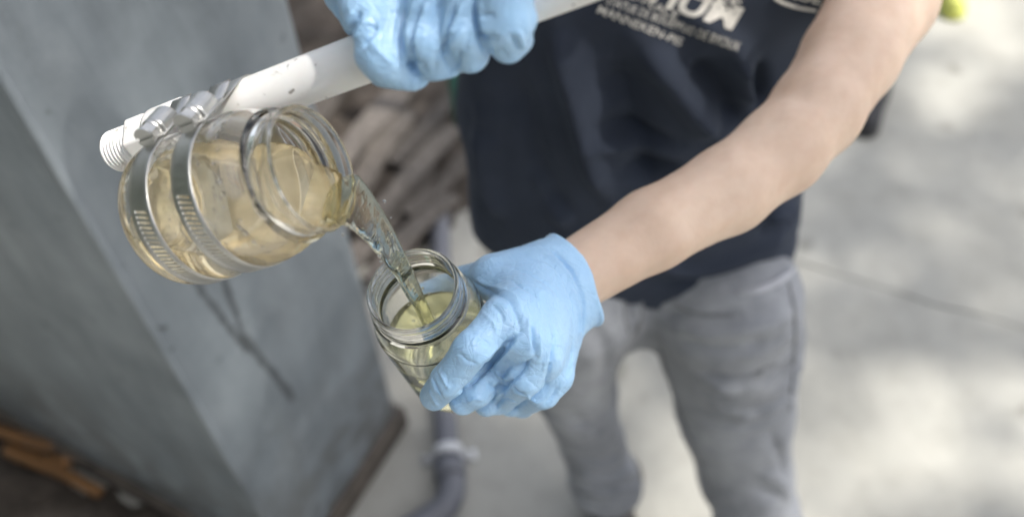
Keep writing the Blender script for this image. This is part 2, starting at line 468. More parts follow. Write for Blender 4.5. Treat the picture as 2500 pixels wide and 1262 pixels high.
heap('dirt_patch', [gr(-350, 900), gr(-60, 1020), gr(180, 1150), gr(420, 1262), gr(640, 1420), gr(500, 1650), gr(-500, 1500)], .045, 9, .06)

# ---- the grey steel tank
TB, TA, TD = gr(733, 1416), gr(975, 1040), gr(0, 960)
tx = nrm(TA - TB); ty = A(-tx[1], tx[0], 0)
if ty @ (TD - TB) < 0: ty = -ty
TW, TL, TH = float(np.linalg.norm(TA - TB)), 1.0, 1.62
TM = frame_matrix(TB, tx, ty, A(0, 0, 1))
def on_light_face(px, py):
    q = ray(px, py); s = ((TB - C) @ ty) / (q @ ty); p = C + q * s - TB
    return (p @ tx, 0., p[2])
def mat_tank(dark_streaks):
    t = NT('grey_painted_steel'); v = t.coord()
    a = t.noise(3.2, 5, .6, v, .3); b = t.noise(1, 5, .65, t.coord((14, 14, 3.2)), .5); c = t.noise(38, 4, .6, v)
    col_ = t.ramp(a, [(.28, (.140, .163, .182)), (.5, (.200, .228, .250)), (.74, (.285, .315, .338))])
    col_ = t.mix(.55, col_, t.ramp(b, [(.28, (.55, .56, .57)), (.5, (1, 1, 1)), (.72, (1.25, 1.25, 1.25))]), 'MULTIPLY')
    spots = t.ramp(t.noise(26, 2, .4, v), [(.25, (.40, .40, .38)), (.31, (1, 1, 1))])
    col_ = t.mix(.55, col_, spots, 'MULTIPLY')
    sepm = t.n('SeparateXYZ'); t.l(v, sepm.inputs[0])
    # splashed dirt, patchy, over the foot of the tank
    low = t.n('MapRange'); low.inputs['From Min'].default_value = .62; low.inputs['From Max'].default_value = .0
    t.l(sepm.outputs[2], low.inputs['Value'])
    dm = t.math('MULTIPLY', low.outputs[0], t.ramp(t.noise(11, 5, .7, v, .6), [(.40, (0, 0, 0)), (.56, (1, 1, 1))]))
    col_ = t.mix(t.math('MULTIPLY', dm, .85), col_, (.085, .08, .07))
    for (p, q, w0) in dark_streaks:  # thin dark streaks coloured along line segments, wobbled edges
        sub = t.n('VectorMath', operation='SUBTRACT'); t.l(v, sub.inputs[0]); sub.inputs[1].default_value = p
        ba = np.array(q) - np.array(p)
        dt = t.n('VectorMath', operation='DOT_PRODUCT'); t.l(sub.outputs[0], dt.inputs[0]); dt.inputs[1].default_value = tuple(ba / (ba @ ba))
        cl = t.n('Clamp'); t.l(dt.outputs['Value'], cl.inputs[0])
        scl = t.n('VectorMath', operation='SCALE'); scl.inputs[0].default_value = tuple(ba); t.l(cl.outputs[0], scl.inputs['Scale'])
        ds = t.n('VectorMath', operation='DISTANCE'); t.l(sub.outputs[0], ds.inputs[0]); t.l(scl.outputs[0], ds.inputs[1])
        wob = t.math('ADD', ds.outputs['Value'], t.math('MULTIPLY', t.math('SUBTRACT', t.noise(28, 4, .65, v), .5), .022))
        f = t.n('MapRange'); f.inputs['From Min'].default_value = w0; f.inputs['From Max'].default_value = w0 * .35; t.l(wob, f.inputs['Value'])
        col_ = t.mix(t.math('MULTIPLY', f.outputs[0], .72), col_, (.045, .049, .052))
    return t.set(Base_Color=col_, Roughness=.55, Specular_IOR_Level=.35, Normal=t.bump(t.math('ADD', a, t.math('MULTIPLY', c, .25)), .2, .01))
S = on_light_face
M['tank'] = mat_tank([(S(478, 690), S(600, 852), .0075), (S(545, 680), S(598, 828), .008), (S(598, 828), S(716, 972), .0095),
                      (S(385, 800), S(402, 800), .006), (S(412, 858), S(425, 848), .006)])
tank = empty('steel_tank', TB); tank.rotation_euler = TM.to_euler()
tag(tank, 'large grey painted steel tank with dirty, dark-streaked faces standing on the left', 'tank')
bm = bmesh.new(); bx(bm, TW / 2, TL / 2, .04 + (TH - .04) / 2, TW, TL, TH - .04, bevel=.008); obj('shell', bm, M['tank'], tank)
M['rail'] = mat_plain('rusty_dark_steel', (.075, .062, .05), .8, var=.45, scale=14, bump_s=50)
for (cx, cy, sx, sy) in ((TW / 2, -.004, TW + .03, .028), (-.004, TL / 2, .028, TL + .02), (TW + .004, TL / 2, .028, TL + .02)):
    bm = bmesh.new(); bx(bm, cx, cy, .035 + (.002 if sx > sy else 0), sx, sy, .07, bevel=.004); obj('base_rail', bm, M['rail'], tank)
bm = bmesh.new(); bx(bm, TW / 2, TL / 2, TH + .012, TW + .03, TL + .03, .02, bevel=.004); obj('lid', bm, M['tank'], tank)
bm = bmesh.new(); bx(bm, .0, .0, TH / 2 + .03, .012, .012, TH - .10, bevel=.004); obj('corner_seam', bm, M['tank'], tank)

# ---- weathered boards in the heap behind
def board(p, q, w, th, z, tilt):
    a, b = gr(*p, z), gr(*q, z); L = np.linalg.norm(b - a); x = nrm(b - a); zz = A(0, 0, 1); y = np.cross(zz, x)
    zz = nrm(zz + y * tilt); y = np.cross(zz, x)
    bm = bmesh.new(); bmesh.ops.create_grid(bm, x_segments=14, y_segments=3, size=.5)
    for v in bm.verts:
        u = v.co.x; v.co.x *= L; v.co.y *= w * (1 + .12 * math.sin(9 * u + p[0])); v.co.z = .012 * math.sin(4 * u + p[1]) * (1 if abs(u) < .45 else .5)
    r = bmesh.ops.extrude_face_region(bm, geom=bm.faces[:])
    for v in [g for g in r['geom'] if isinstance(g, bmesh.types.BMVert)]: v.co.z -= th
    bmesh.ops.recalc_face_normals(bm, faces=bm.faces)
    o = obj('weathered_board', bm, M['board'], smooth=False); o.matrix_world = frame_matrix((a + b) / 2, x, y, zz); return o
BL = [((745, 640), (985, 270), .075, .02, .085, .1, 'long weathered board nearest the tank in the blurred heap'),
      ((830, 670), (1050, 400), .06, .02, .080, -.15, 'pale weathered board at the lower left of the blurred heap'),
      ((895, 680), (1100, 470), .05, .02, .075, .2, 'weathered board lying lowest in the heap beside the grey drain pipe'),
      ((760, 480), (1010, 170), .07, .02, .105, .05, 'weathered board passing behind the white pipe in the heap'),
      ((880, 560), (1110, 310), .045, .02, .115, -.1, 'narrow board crossing the middle of the blurred heap'),
      ((965, 400), (1160, 150), .05, .02, .095, .15, 'board just below the upper blue glove in the heap'),
      ((740, 330), (930, 60), .06, .02, .09, -.1, 'weathered board highest in the heap, beside the tank edge'),
      ((990, 520), (1140, 380), .04, .02, .09, .1, 'short board in the heap beside the navy shirt')]
for p, q, w, th, z, ti, lab in BL: tag(board(p, q, w, th, z, ti), lab, 'board', 'weathered boards in the heap behind the jars')

gp = gr(1128, 335); o = obj('green_post', pmesh('green_post', *tube([gp, gp + A(0, 0, .25), gp + A(0.0, 0, .62)], [.019, .023, .026], 24)), M['green'])
tag(o, 'green plastic post standing in the heap beside the navy shirt', 'post')

# ---- grey drain pipe on the ground
def drain():
    zc = .031
    pts = [gr(1072, 520, zc), gr(1078, 700, zc), gr(1086, 1000, zc), gr(1098, 1150, zc)]
    root = empty('drain_pipe', gr(1098, 1150)); tag(root, 'grey plastic drain pipe with elbow lying on concrete beside the tank', 'pipe')
    obj('straight_pipe', pmesh('s', *tube(smooth_path(pts, 20), .026, 28)), M['greypvc'], root)
    e = [gr(1099, 1152, zc), gr(1102, 1195, zc), gr(1086, 1236, zc), gr(1045, 1268, zc), gr(960, 1322, zc)]
    obj('elbow', pmesh('e', *tube(smooth_path(e, 26), .0305, 28)), M['greypvc'], root)
    obj('collar', pmesh('c', *tube([gr(1096, 1128, zc), gr(1100, 1166, zc)], .0345, 28)), M['greypvc'], root)
    c0, c1 = gr(1093, 1092, zc), gr(1095, 1116, zc); x = nrm(c1 - c0); y = np.cross((0, 0, 1), x)
    V = []; Fc = []; prof = []
    for k in range(15):
        a = math.pi * k / 14; prof.append((math.cos(a) * .0285, zc + math.sin(a) * .0285))
    prof = [(.062, .004)] + [(.03, .004)] + prof[1:-1] + [(-.03, .004), (-.062, .004)]
    for s in (0, .024):
        for r_, z in prof: V.append(A(c0[0], c0[1], 0) + x * s + y * r_ + A(0, 0, z))
    n = len(prof); Fc = [(i, i + 1, n + i + 1, n + i) for i in range(n - 1)]
    o = obj('saddle_strap', pmesh('st', V, Fc), M['whitepl'], root); md = o.modifiers.new('t', 'SOLIDIFY'); md.thickness = .004; md.offset = 1
    for s in (-1, 1):
        p = A(c0[0], c0[1], 0) + x * .012 + y * .048 * s
        obj('screw', pmesh('sc', *lathe([(.0001, .012), (.006, .0115), (.008, .009), (.008, .004)], (p, x, y, A(0, 0, 1)), 16)), M['steel'], root)
    world_children(root)
drain()

# ---- orange hose on the dirt
hp = [gr(-150, 985, .06), gr(-20, 1042, .06), gr(80, 1078, .06), gr(150, 1092, .055), gr(172, 1112, .05), gr(140, 1128, .045), gr(60, 1108, .04), gr(20, 1098, .045),
      gr(60, 1118, .05), gr(150, 1152, .045), gr(245, 1202, .04)]
o = obj('orange_hose', pmesh('h', *tube(smooth_path(hp, 60), .0135, 16)), M['orange']); tag(o, 'faded orange hose looped on the dirt at the tank foot', 'hose')

# ---- far shoes
def sneaker(name, p, ang, L, upper, sole, label, cat='shoe', leg=None):
    root = empty(name, p); root.rotation_euler.z = ang; tag(root, label, cat)
    def f(P):
        d = chain(P, [(-.40 * L, 0, .055), (-.1 * L, 0, .045), (.36 * L, .004, .032)], [.036, .038, .034], .02)
        d = smin(d, sd_seg(P, (-.33 * L, 0, .05), (-.36 * L, 0, .10), .036, .034), .02)
        d = smax(d, -(P[:, 2] - .022), .006)
        return smax(d, -sd_seg(P, (-.34 * L, 0, .09), (-.36 * L, 0, .2), .026, .028), .004)
    V, Fc = surface(f, (-.6 * L, -.08, 0), (.6 * L, .08, .17), .005); obj('upper', np_mesh('u', V, Fc), upper, root)
    def g(P):
        Q = P.copy(); Q[:, 2] *= .01
        d = chain(Q, [(-.40 * L, 0, 0), (-.1 * L, 0, 0), (.36 * L, .004, 0)], [.041, .04, .039], .02)
        return smax(smax(d, P[:, 2] - .027, .004), -P[:, 2] + .001, .003)
    V, Fc = surface(g, (-.6 * L, -.08, -.01), (.6 * L, .08, .06), .004); obj('sole', np_mesh('s', V, Fc), sole, root)
    if leg is not None:
        obj('sock', pmesh('k', *tube([(-.345 * L, 0, .07), (-.36 * L, 0, .12), (-.37 * L, 0, .19)], [.024, .03, .036], 18)), leg, root)
    return root
q = gr(2335, 38); sneaker('running_shoe', (q[0], q[1] + .10, 0), math.radians(-100), .26, M['lime'], M['lime'], 'lime yellow running shoe at the top right edge', leg=M['black'])
q = gr(2108, 318); sneaker('black_shoe', (q[0] + .04, q[1] + .09, 0), math.radians(-115), .27, M['black'], M['sole'], 'black shoe on concrete half hidden behind the bare forearm', leg=M['black'])

# ---- tree whose crown dapples the place, plus two added unseen to block sky light
def tree(base, crown_c, crown_r, nleaf, seed, label, fringe=None, leaf=(.05, .10)):
    rng = np.random.RandomState(seed)
    root = empty('shade_tree', base); tag(root, label, 'tree')
    b = np.array(base); c = np.array(crown_c)
    obj('trunk', pmesh('t', *tube(smooth_path([b, b * .7 + c * .3 + A(.1, .1, 0), c], 16), list(np.linspace(.17, .07, 16)), 14)), M['bark'], root)
    for k in range(9):
        a = rng.uniform(0, 6.28); e = c + A(math.cos(a) * crown_r[0], math.sin(a) * crown_r[1], rng.uniform(-.2, .8) * crown_r[2]) * .8
        s = b + (c - b) * rng.uniform(.55, .95)
        obj('limb', pmesh('l', *tube(smooth_path([s, (s + e) / 2 + A(0, 0, .2), e], 8), list(np.linspace(.055, .015, 8)), 8)), M['bark'], root)
    def ball(m, p):
        Q = rng.normal(size=(m, 3)); Q /= np.linalg.norm(Q, axis=1)[:, None]; return Q * rng.uniform(.02, 1, (m, 1)) ** p
    W = c + ball(nleaf, .45) * np.array(crown_r)
    if fringe:                                             # outer boughs: clumps of leaves with sky between them
        e = c + np.array(fringe[0]); W2 = e + ball(fringe[2] * 3, .34) * np.array(fringe[1])
        k2 = (vnoise(W2 * 2.3, seed) + .6 * vnoise(W2 * 5.0, seed + 5)) > .30
        W = np.vstack([W, W2[k2][:fringe[2]]])
    n = len(W)
    sz = np.r_[rng.uniform(*leaf, nleaf), rng.uniform(.05, .10, n - nleaf)]
    d1 = rng.normal(size=(n, 3)); d1[:, 2] *= .5; d1 /= np.linalg.norm(d1, axis=1)[:, None]
    d2 = np.cross(d1, rng.normal(size=(n, 3)) * .5 + [0, 0, 1]); d2 /= np.linalg.norm(d2, axis=1)[:, None]
    V = np.stack([W - d1 * sz[:, None], W + d2 * sz[:, None] * .45, W + d1 * sz[:, None], W - d2 * sz[:, None] * .45], 1).reshape(-1, 3)
    Fc = np.arange(4 * n).reshape(n, 4)
    obj('crown', np_mesh('crown', V, Fc), M['leaf'], root); world_children(root)
cc = A(-.05, .68, 1.2) + np.array(SUND) * 4.6
tree((cc[0] + 1.0, cc[1] - 1.6, 0), cc, (1.40, 1.6, .85), 3500, 4, 'leafy tree on the right that dapples the concrete, out of frame', ((1.3, .7, 0), (2.0, 2.2, .9), 5200), (.028, .05))
tree((-3.4, -.4, 0), A(-3.0, .2, 2.6), (1.75, 2.8, 2.2), 14000, 11, 'dense leafy tree added on the left to darken the tank, out of frame')  # unseen addition: its crown blocks sky light from the left
tree((.3, -3.6, 0), A(.2, -3.3, 2.5), (3.6, 1.3, 2.4), 16000, 17, 'dense leafy tree added behind the camera to cut low sky light, out of frame')  # unseen addition: holds back frontal sky light for stronger contrast

# ================================================================== THE SAMPLER: pipe, jar, clamps
PIPE0, PIPE1 = at(318, 357.6, .5935), at(870, 150, .518)
PX = nrm(PIPE1 - PIPE0); PR = .0131
JM, JB = at(768, 414, .508), at(414, 534, .556)          # centres of mouth and base of the big jar
JZ = nrm(JM - JB); JL = float(np.linalg.norm(JM - JB))
pc = PIPE0 + PX * ((JB + JM) / 2 - PIPE0).dot(PX) - (JB + JM) / 2
JY = nrm(pc - JZ * (pc @ JZ)); JX = np.cross(JY, JZ)      # JY points from the jar to the pipe
JR = .0420
DJ = float(np.linalg.norm(pc - JZ * (pc @ JZ))) - (JR + PR + .0006)
JM, JB = JM + JY * DJ, JB + JY * DJ
print('JAR len', JL, 'pipe dist', np.linalg.norm(pc), 'want', JR + PR, 'axis z', JZ[2])
def rprof(pts, n=4):
    return [tuple(p) for p in smooth_path([(r, z, 0) for r, z in pts], (len(pts) - 1) * n + 1)[:, :2]]
def jar_profile(Rb, L, Rm, neck, wall=.0022, bead=True, threads=1):
    s = L - neck
    out = [(0.0001, .002), (Rb * .55, .002), (Rb * .72, 0), (Rb * .86, .0015), (Rb * .96, .007), (Rb, .015), (Rb, .03), (Rb, s - .022),
           (Rb * .985, s - .014), (Rb * .93, s - .006), (Rm + .001, s - .0005), (Rm, s + .001)]
    prof = rprof(out, 4)
    top = [(Rm, s + .0015), (Rm + .0022, s + .0022), (Rm + .0031, s + .0038), (Rm + .0022, s + .0054), (Rm, s + .0062)]
    z = s + .0075
    for k in range(threads):
        top += [(Rm, z), (Rm + .0010, z + .0008), (Rm + .0013, z + .0016), (Rm + .001, z + .0024), (Rm, z + .0032)]; z += .0048
    top += [(Rm, L - .003), (Rm + .0004, L - .0015), (Rm - .0006, L - .0003), (Rm - wall * .6, L), (Rm - wall, L - .0008)]
    prof += top
    ins = [(Rm - wall, L - .003), (Rm - wall, s + .002), (Rm - wall - .0002, s - .002), (Rb * .93 - wall, s - .009), (Rb - wall - .0006, s - .016),
           (Rb - wall, s - .026), (Rb - wall, .03), (Rb - wall, .016), (Rb * .96 - wall, .009), (Rb * .86 - wall, .0055), (Rb * .6, .005), (.0001, .005)]
    inner = rprof(ins, 4)
    return prof + inner, inner
def liquid(name, inner, fr, wall_in, plane_p, mat, parent=None, grow=.0004):
    """the jar's inside up to a horizontal surface"""
    prof = [(r + grow if r > .001 else r, z - (grow if z < .008 else 0)) for r, z in inner]
    V, Fc = lathe(prof, fr, 96)
    bm = bmesh.new(); vs = [bm.verts.new(tuple(v)) for v in V]
    for q in Fc: bm.faces.new([vs[i] for i in q])
    bmesh.ops.remove_doubles(bm, verts=bm.verts, dist=.0002)
    r = bmesh.ops.bisect_plane(bm, geom=bm.verts[:] + bm.edges[:] + bm.faces[:], plane_co=tuple(plane_p), plane_no=(0, 0, 1), clear_outer=True)
    es = [e for e in bm.edges if e.is_boundary]
    bmesh.ops.triangle_fill(bm, edges=es, use_beauty=True)
    bmesh.ops.recalc_face_normals(bm, faces=bm.faces)
    o = obj(name, bm, mat, parent)
    for f_ in o.data.polygons: f_.use_smooth = f_.normal.z < .9995 or f_.area < 0 or len(f_.vertices) > 3    # flat water surface
    return o

fr1 = (JB, JX, JY, JZ)
prof1, inner1 = jar_profile(JR, JL, .0338, .020, threads=0)
jar = empty('sampling_jar', JB); tag(jar, 'large clear wide-mouth jar strapped to the white pipe, pouring', 'jar')
obj('jar_body', pmesh('jb', *lathe(prof1, fr1, 128, closed=False)), M['jar'], jar)
def torus_arc(fr, r, z, rad, a0, a1, dz=0., n=40):
    O, X, Y, Z = fr
    return tube([O + X * (r * math.cos(a)) + Y * (r * math.sin(a)) + Z * (z + dz * (a - a0) / (a1 - a0)) for a in np.linspace(a0, a1, n)],
                [rad * min(1, 8 * min(i, n - 1 - i) / n + .25) for i in range(n)], 8, up=tuple(Z))
world_children(jar)
def jar_point(ang, z, lift=0.):
    r = np.interp(z, [0, .007, .015, JL - .042, JL - .034, JL - .026, JL - .0205], [.86 * JR, .96 * JR, JR, JR, .985 * JR, .93 * JR, .84 * JR]) + lift
    return JB + JX * (r * math.cos(ang)) + JY * (r * math.sin(ang)) + JZ * z
def facing(ang): return (JX * math.cos(ang) + JY * math.sin(ang)) @ nrm(C - JB)
ang0 = max(np.linspace(0, 2 * math.pi, 360), key=facing)
rng = np.random.RandomState(5); Vd = []; Fd = []
for k in range(120):                                          # water drops clinging to the outside
    a = ang0 + rng.uniform(-1.2, 1.5); z = rng.uniform(.012, JL - .026) if k % 3 else rng.uniform(.075, JL - .028)
    rad = rng.choice([.0005, .0007, .0009, .0013], p=[.35, .3, .25, .1]); p = jar_point(a, z); n_ = nrm(JX * math.cos(a) + JY * math.sin(a)); t1 = JZ; t2 = np.cross(n_, t1)
    b0 = len(Vd); el = rng.uniform(.8, 1.8)
    for i_, (rr_, hh_) in enumerate(((1, -.0001 / rad), (.92, .3), (.6, .52), (.2, .62))):
        for q_ in range(8):
            b_ = q_ * math.pi / 4; Vd.append(p + t1 * rad * rr_ * math.cos(b_) + t2 * rad * el * rr_ * math.sin(b_) + n_ * rad * hh_)
    for i_ in range(3):
        for q_ in range(8): Fd.append((b0 + i_ * 8 + q_, b0 + i_ * 8 + (q_ + 1) % 8, b0 + (i_ + 1) * 8 + (q_ + 1) % 8, b0 + (i_ + 1) * 8 + q_))
    Fd.append(tuple(b0 + 24 + q_ for q_ in range(8))); Fd.append(tuple(b0 + q_ for q_ in range(8))[::-1])
o = obj('water_drops', pmesh('drops', Vd, Fd), M['drop'], jar); o['kind'] = 'stuff'
def emboss(pts, rad=.0007):
    obj('embossing', pmesh('em', *tube([jar_point(ang0 + a, z, -.0001) for a, z in smooth_path([(x, y, 0) for x, y in pts], 30)[:, :2]], rad, 8, up=tuple(JZ))), M['jar'], jar)
emboss([(.30 + .30 * math.cos(k * .628), .054 + .010 * math.sin(k * .628)) for k in range(9)])
emboss([(-.05, .048), (-.25, .046), (-.42, .052), (-.38, .060), (-.15, .060), (-.05, .052)])
emboss([(-.5, .050), (-.62, .056), (-.8, .054)]); emboss([(.1, .092), (.3, .088), (.5, .091)], .0009)
for ch in jar.children: ch.cycles.is_caustics_caster = True
world_children(jar)
# lowest point of the lip is where it pours
rin = .0338 - .0022
zdir = A(0, 0, 1) - JZ * JZ[2]; LIPD = -nrm(zdir)
LIP = JM + LIPD * rin
liq = liquid('amber_sample', inner1[1:], fr1, .002, LIP + A(0, 0, .002), M['amber'])
liq.cycles.is_caustics_receiver = True; tag(liq, 'cloudy amber water sample inside the large strapped jar', 'liquid')

# ---- white pipe with fitting
pipe = empty('sampling_pipe', PIPE0); tag(pipe, 'dirty white plastic pipe gripped by the upper glove', 'pipe')
s1 = (at(1800, -220, .5) - PIPE0) @ PX
Pa, Pb = PIPE0 + PX * .030, PIPE0 + PX * .56
ux = nrm(np.cross(PX, (0, 0, 1))); uy = np.cross(PX, ux)
pf = (PIPE0, ux, uy, PX)
V, Fc = lathe([(PR - .003, .56), (PR, .56), (PR, .4), (PR, .2), (PR, .1), (PR, .030), (PR - .003, .030)], pf, 48); obj('tube', pmesh('t', V, Fc), M['pvc'], pipe)
# hex coupling
V = []; Fc = []; hexz = [(.0140, .009), (.0166, .0105), (.0166, .0245), (.0145, .0262)]
for r_, z in hexz:
    for k in range(6):
        a = math.pi / 3 * k + .35; V.append(PIPE0 + ux * r_ * math.cos(a) + uy * r_ * math.sin(a) + PX * z)
for i in range(3):
    for k in range(6): Fc.append((i * 6 + k, i * 6 + (k + 1) % 6, (i + 1) * 6 + (k + 1) % 6, (i + 1) * 6 + k))
Fc += [tuple(range(6))[::-1], tuple(18 + k for k in range(6))]
o = obj('hex_coupling', pmesh('hx', V, Fc), M['pvc'], pipe, smooth=False); md = o.modifiers.new('b', 'BEVEL'); md.width = .0011; md.segments = 3
obj('socket_collar', pmesh('sc', *lathe([(PR - .001, .0255), (PR + .0026, .0262), (PR + .003, .028), (PR + .003, .050), (PR + .0022, .0525), (PR - .001, .053)], pf, 48)), M['pvc'], pipe)
prof = [(.0080, -.006), (.0084, -.0130), (.0112, -.0134), (.0121, -.0122)]
z = -.0122
for k in range(7):
    prof += [(.0112, z), (.0129, z + .0011), (.0130, z + .0017), (.0112, z + .0027)]; z += .0028
prof += [(.0112, .009)]
obj('threaded_end', pmesh('te', *lathe(prof, pf, 48)), M['pvc'], pipe)
world_children(pipe)

# ---- worm-drive clamps round jar and pipe
def clamp(zj, label, ang_house, slot_phase):
    O = JB + JZ * zj
    s = (O - PIPE0) @ JZ / (PX @ JZ); pcn = PIPE0 + PX * s; v = pcn - O; D = float(np.linalg.norm(v - JZ * (v @ JZ)))
    r1, r2 = JR + .0006, PR + .0006
    # outline in local (x,y): jar circle at 0, pipe circle at (0,D); belt round both
    al = math.asin((r1 - r2) / D)
    pts = []
    n1, n2 = 90, 24
    # start on the pipe at the far side, go round jar (counter-clockwise)
    for a in np.linspace(math.pi - al, 2 * math.pi + al, n1): pts.append((r1 * math.cos(a), r1 * math.sin(a)))
    for a in np.linspace(al, math.pi - al, n2): pts.append((r2 * math.cos(a), D + r2 * math.sin(a)))
    pts.append(pts[0]); P2 = np.array(pts)
    seg = np.r_[0, np.cumsum(np.linalg.norm(np.diff(P2, axis=0), axis=1))]; tot = seg[-1]
    def loc(u):
        u = u % tot; return np.array([np.interp(u, seg, P2[:, 0]), np.interp(u, seg, P2[:, 1])])
    W = .0138; pitch = .0028; n = int(tot / pitch); pitch = tot / n
    root = empty('hose_clamp', O); tag(root, label, 'clamp', 'hose clamps round the large jar')
    # slotted part on the jar's camera side: s range given by angle
    Vv = []; Fs = []; ws = [-W / 2, -W * .28, W * .28, W / 2]; key = {}
    def vid(i, half, j):
        k = (i % n, half, j)
        if k not in key:
            u = (i % n + half * .58) * pitch; skew = ws[j] * .28
            p = loc(u + (skew if 0 else ws[j] * .30 * (1 if j in (1, 2) else 1)))
            key[k] = len(Vv); Vv.append(O + JX * p[0] + JY * p[1] + JZ * ws[j])
        return key[k]
    for i in range(n):
        u = (i + .5) * pitch; p = loc(u); a = math.degrees(math.atan2(p[1], p[0])) % 360
        slotted = slot_phase[0] < a < slot_phase[1] and np.linalg.norm(p) < r1 * 1.01
        for j in range(3):
            Fs.append((vid(i, 0, j), vid(i, 1, j), vid(i, 1, j + 1), vid(i, 0, j + 1)))
            if not (slotted and j == 1):
                Fs.append((vid(i, 1, j), vid(i + 1, 0, j), vid(i + 1, 0, j + 1), vid(i, 1, j + 1)))
    o = obj('band', pmesh('band', Vv, Fs), M['steel'], root); md = o.modifiers.new('t', 'SOLIDIFY'); md.thickness = .0008; md.offset = 0
    md = o.modifiers.new('b', 'BEVEL'); md.width = .0002; md.segments = 1; md.limit_method = 'ANGLE'
    # screw housing on the band where it leaves the pipe on the camera side
    best = 1e9
    for uu in np.linspace(0, tot, 600):                       # where the band leaves the pipe on the open side
        p = loc(uu); w3 = O + JX * p[0] + JY * p[1] - C; d_ = w3 @ F
        e = math.hypot(1250 + FPX * (w3 @ R) / d_ - ang_house[0], 631 - FPX * (w3 @ U) / d_ - ang_house[1]) + 2500 * max(0, d_ - ((O - C) @ F))
        if e < best: best, u0 = e, uu
    p = loc(u0); dp = loc(u0 + .002) - loc(u0 - .002); dp /= np.linalg.norm(dp); nn = np.array([dp[1], -dp[0]])
    if nn @ (p - np.array([0, D * .5])) < 0: nn = -nn
    X3 = JX * dp[0] + JY * dp[1]; N3 = JX * nn[0] + JY * nn[1]; O3 = O + JX * p[0] + JY * p[1]
    if X3 @ U > 0: X3 = -X3                                  # screw head points down the picture
    Y3 = np.cross(N3, X3); FM = (O3, X3, Y3, N3)
    K_ = 1.15; X3, Y3, N3 = X3 * K_, Y3 * K_, N3 * K_; FM = (O3, X3, Y3, N3)
    # saddle: arched barrel
    prof_ = []
    for k in range(13):
        a = math.pi * k / 12; prof_.append((math.cos(a) * .0066, .0042 + math.sin(a) * .0052))
    prof_ = [(.0066, .0005)] + prof_ + [(-.0066, .0005)]
    Vv = []; nP = len(prof_)
    for sx_ in (-.0085, -.0078, .0040, .0046):
        g = .93 if abs(sx_ + .0085) < 1e-6 or sx_ > .0043 else 1
        for y_, z_ in prof_: Vv.append(O3 + X3 * sx_ + Y3 * y_ * g + N3 * (z_ * g))
    Fs = [(i * nP + k, i * nP + k + 1, (i + 1) * nP + k + 1, (i + 1) * nP + k) for i in range(3) for k in range(nP - 1)]
    Fs += [tuple(range(nP))[::-1], tuple(3 * nP + k for k in range(nP))]
    hs = obj('screw_housing', pmesh('hs', Vv, Fs), M['steel'], root, smooth=False)
    md = hs.modifiers.new('b', 'BEVEL'); md.width = .0005; md.segments = 2; md.limit_method = 'ANGLE'
    bm = bmesh.new(); FMm = frame_matrix(*FM)
    bx(bm, -.0015, 0, .0012, .019, .0146, .0012, FMm, .0004); obj('saddle_plate', bm, M['steel'], root)
    # screw: shank, flange, slotted hex head
    ax = (O3 + N3 * .0046, Y3, N3, X3)
    obj('screw_collar', pmesh('sk', *lathe([(.0001, .0035), (.0046, .0036), (.0050, .0042), (.0050, .0058), (.0042, .0064), (.0001, .0064)], ax, 24)), M['steel'], root)
    bm = bmesh.new()
    hx = []
    for z_ in (.0064, .0112):
        ring = []
        for k in range(6):
            a = math.pi / 3 * k + .2; p3 = ax[0] + Y3 * .0050 * math.cos(a) + N3 * .0050 * math.sin(a) + X3 * z_; ring.append(bm.verts.new(tuple(p3)))
        hx.append(ring)
    for k in range(6): bm.faces.new((hx[0][k], hx[0][(k + 1) % 6], hx[1][(k + 1) % 6], hx[1][k]))
    bm.faces.new(hx[0][::-1])
    # slot: two raised halves with a cut between
    def half(sgn):
        vs = []
        for z_ in (.0112, .0126):
            ring = []
            for k in range(9):
                a = math.pi * k / 8; c_, s_ = math.cos(a) * .0048, math.sin(a) * .0041 + .0009
                p3 = ax[0] + (Y3 * c_ + N3 * s_ * sgn) + X3 * z_; ring.append(bm.verts.new(tuple(p3)))
            vs.append(ring)
        for k in range(9): bm.faces.new((vs[0][k], vs[0][(k + 1) % 9], vs[1][(k + 1) % 9], vs[1][k]))
        bm.faces.new(vs[1])
    bm.faces.new(hx[1]); half(1); half(-1)
    bmesh.ops.recalc_face_normals(bm, faces=bm.faces)
    obj('screw_head', bm, M['steel'], root, smooth=False)
    # free tail of the band
    tl = []
    for k in range(10):
        u = -.004 - .0022 * k; pp = O3 + X3 * (u) + N3 * (.0012 + .00004 * k * k)
        tl.append(pp)
    Vv = [p_ + Y3 * w_ for p_ in tl for w_ in (-W * .46, W * .46)]; Fs = [(2 * i, 2 * i + 1, 2 * i + 3, 2 * i + 2) for i in range(9)]
    o = obj('band_tail', pmesh('bt', Vv, Fs), M['steel'], root); md = o.modifiers.new('t', 'SOLIDIFY'); md.thickness = .0007
    world_children(root); return root
CL_A = clamp(.024, 'steel hose clamp round the jar nearest its closed base end', (388, 312), (200, 345))
CL_B = clamp(.055, 'steel hose clamp round the middle of the large jar', (495, 288), (200, 345))

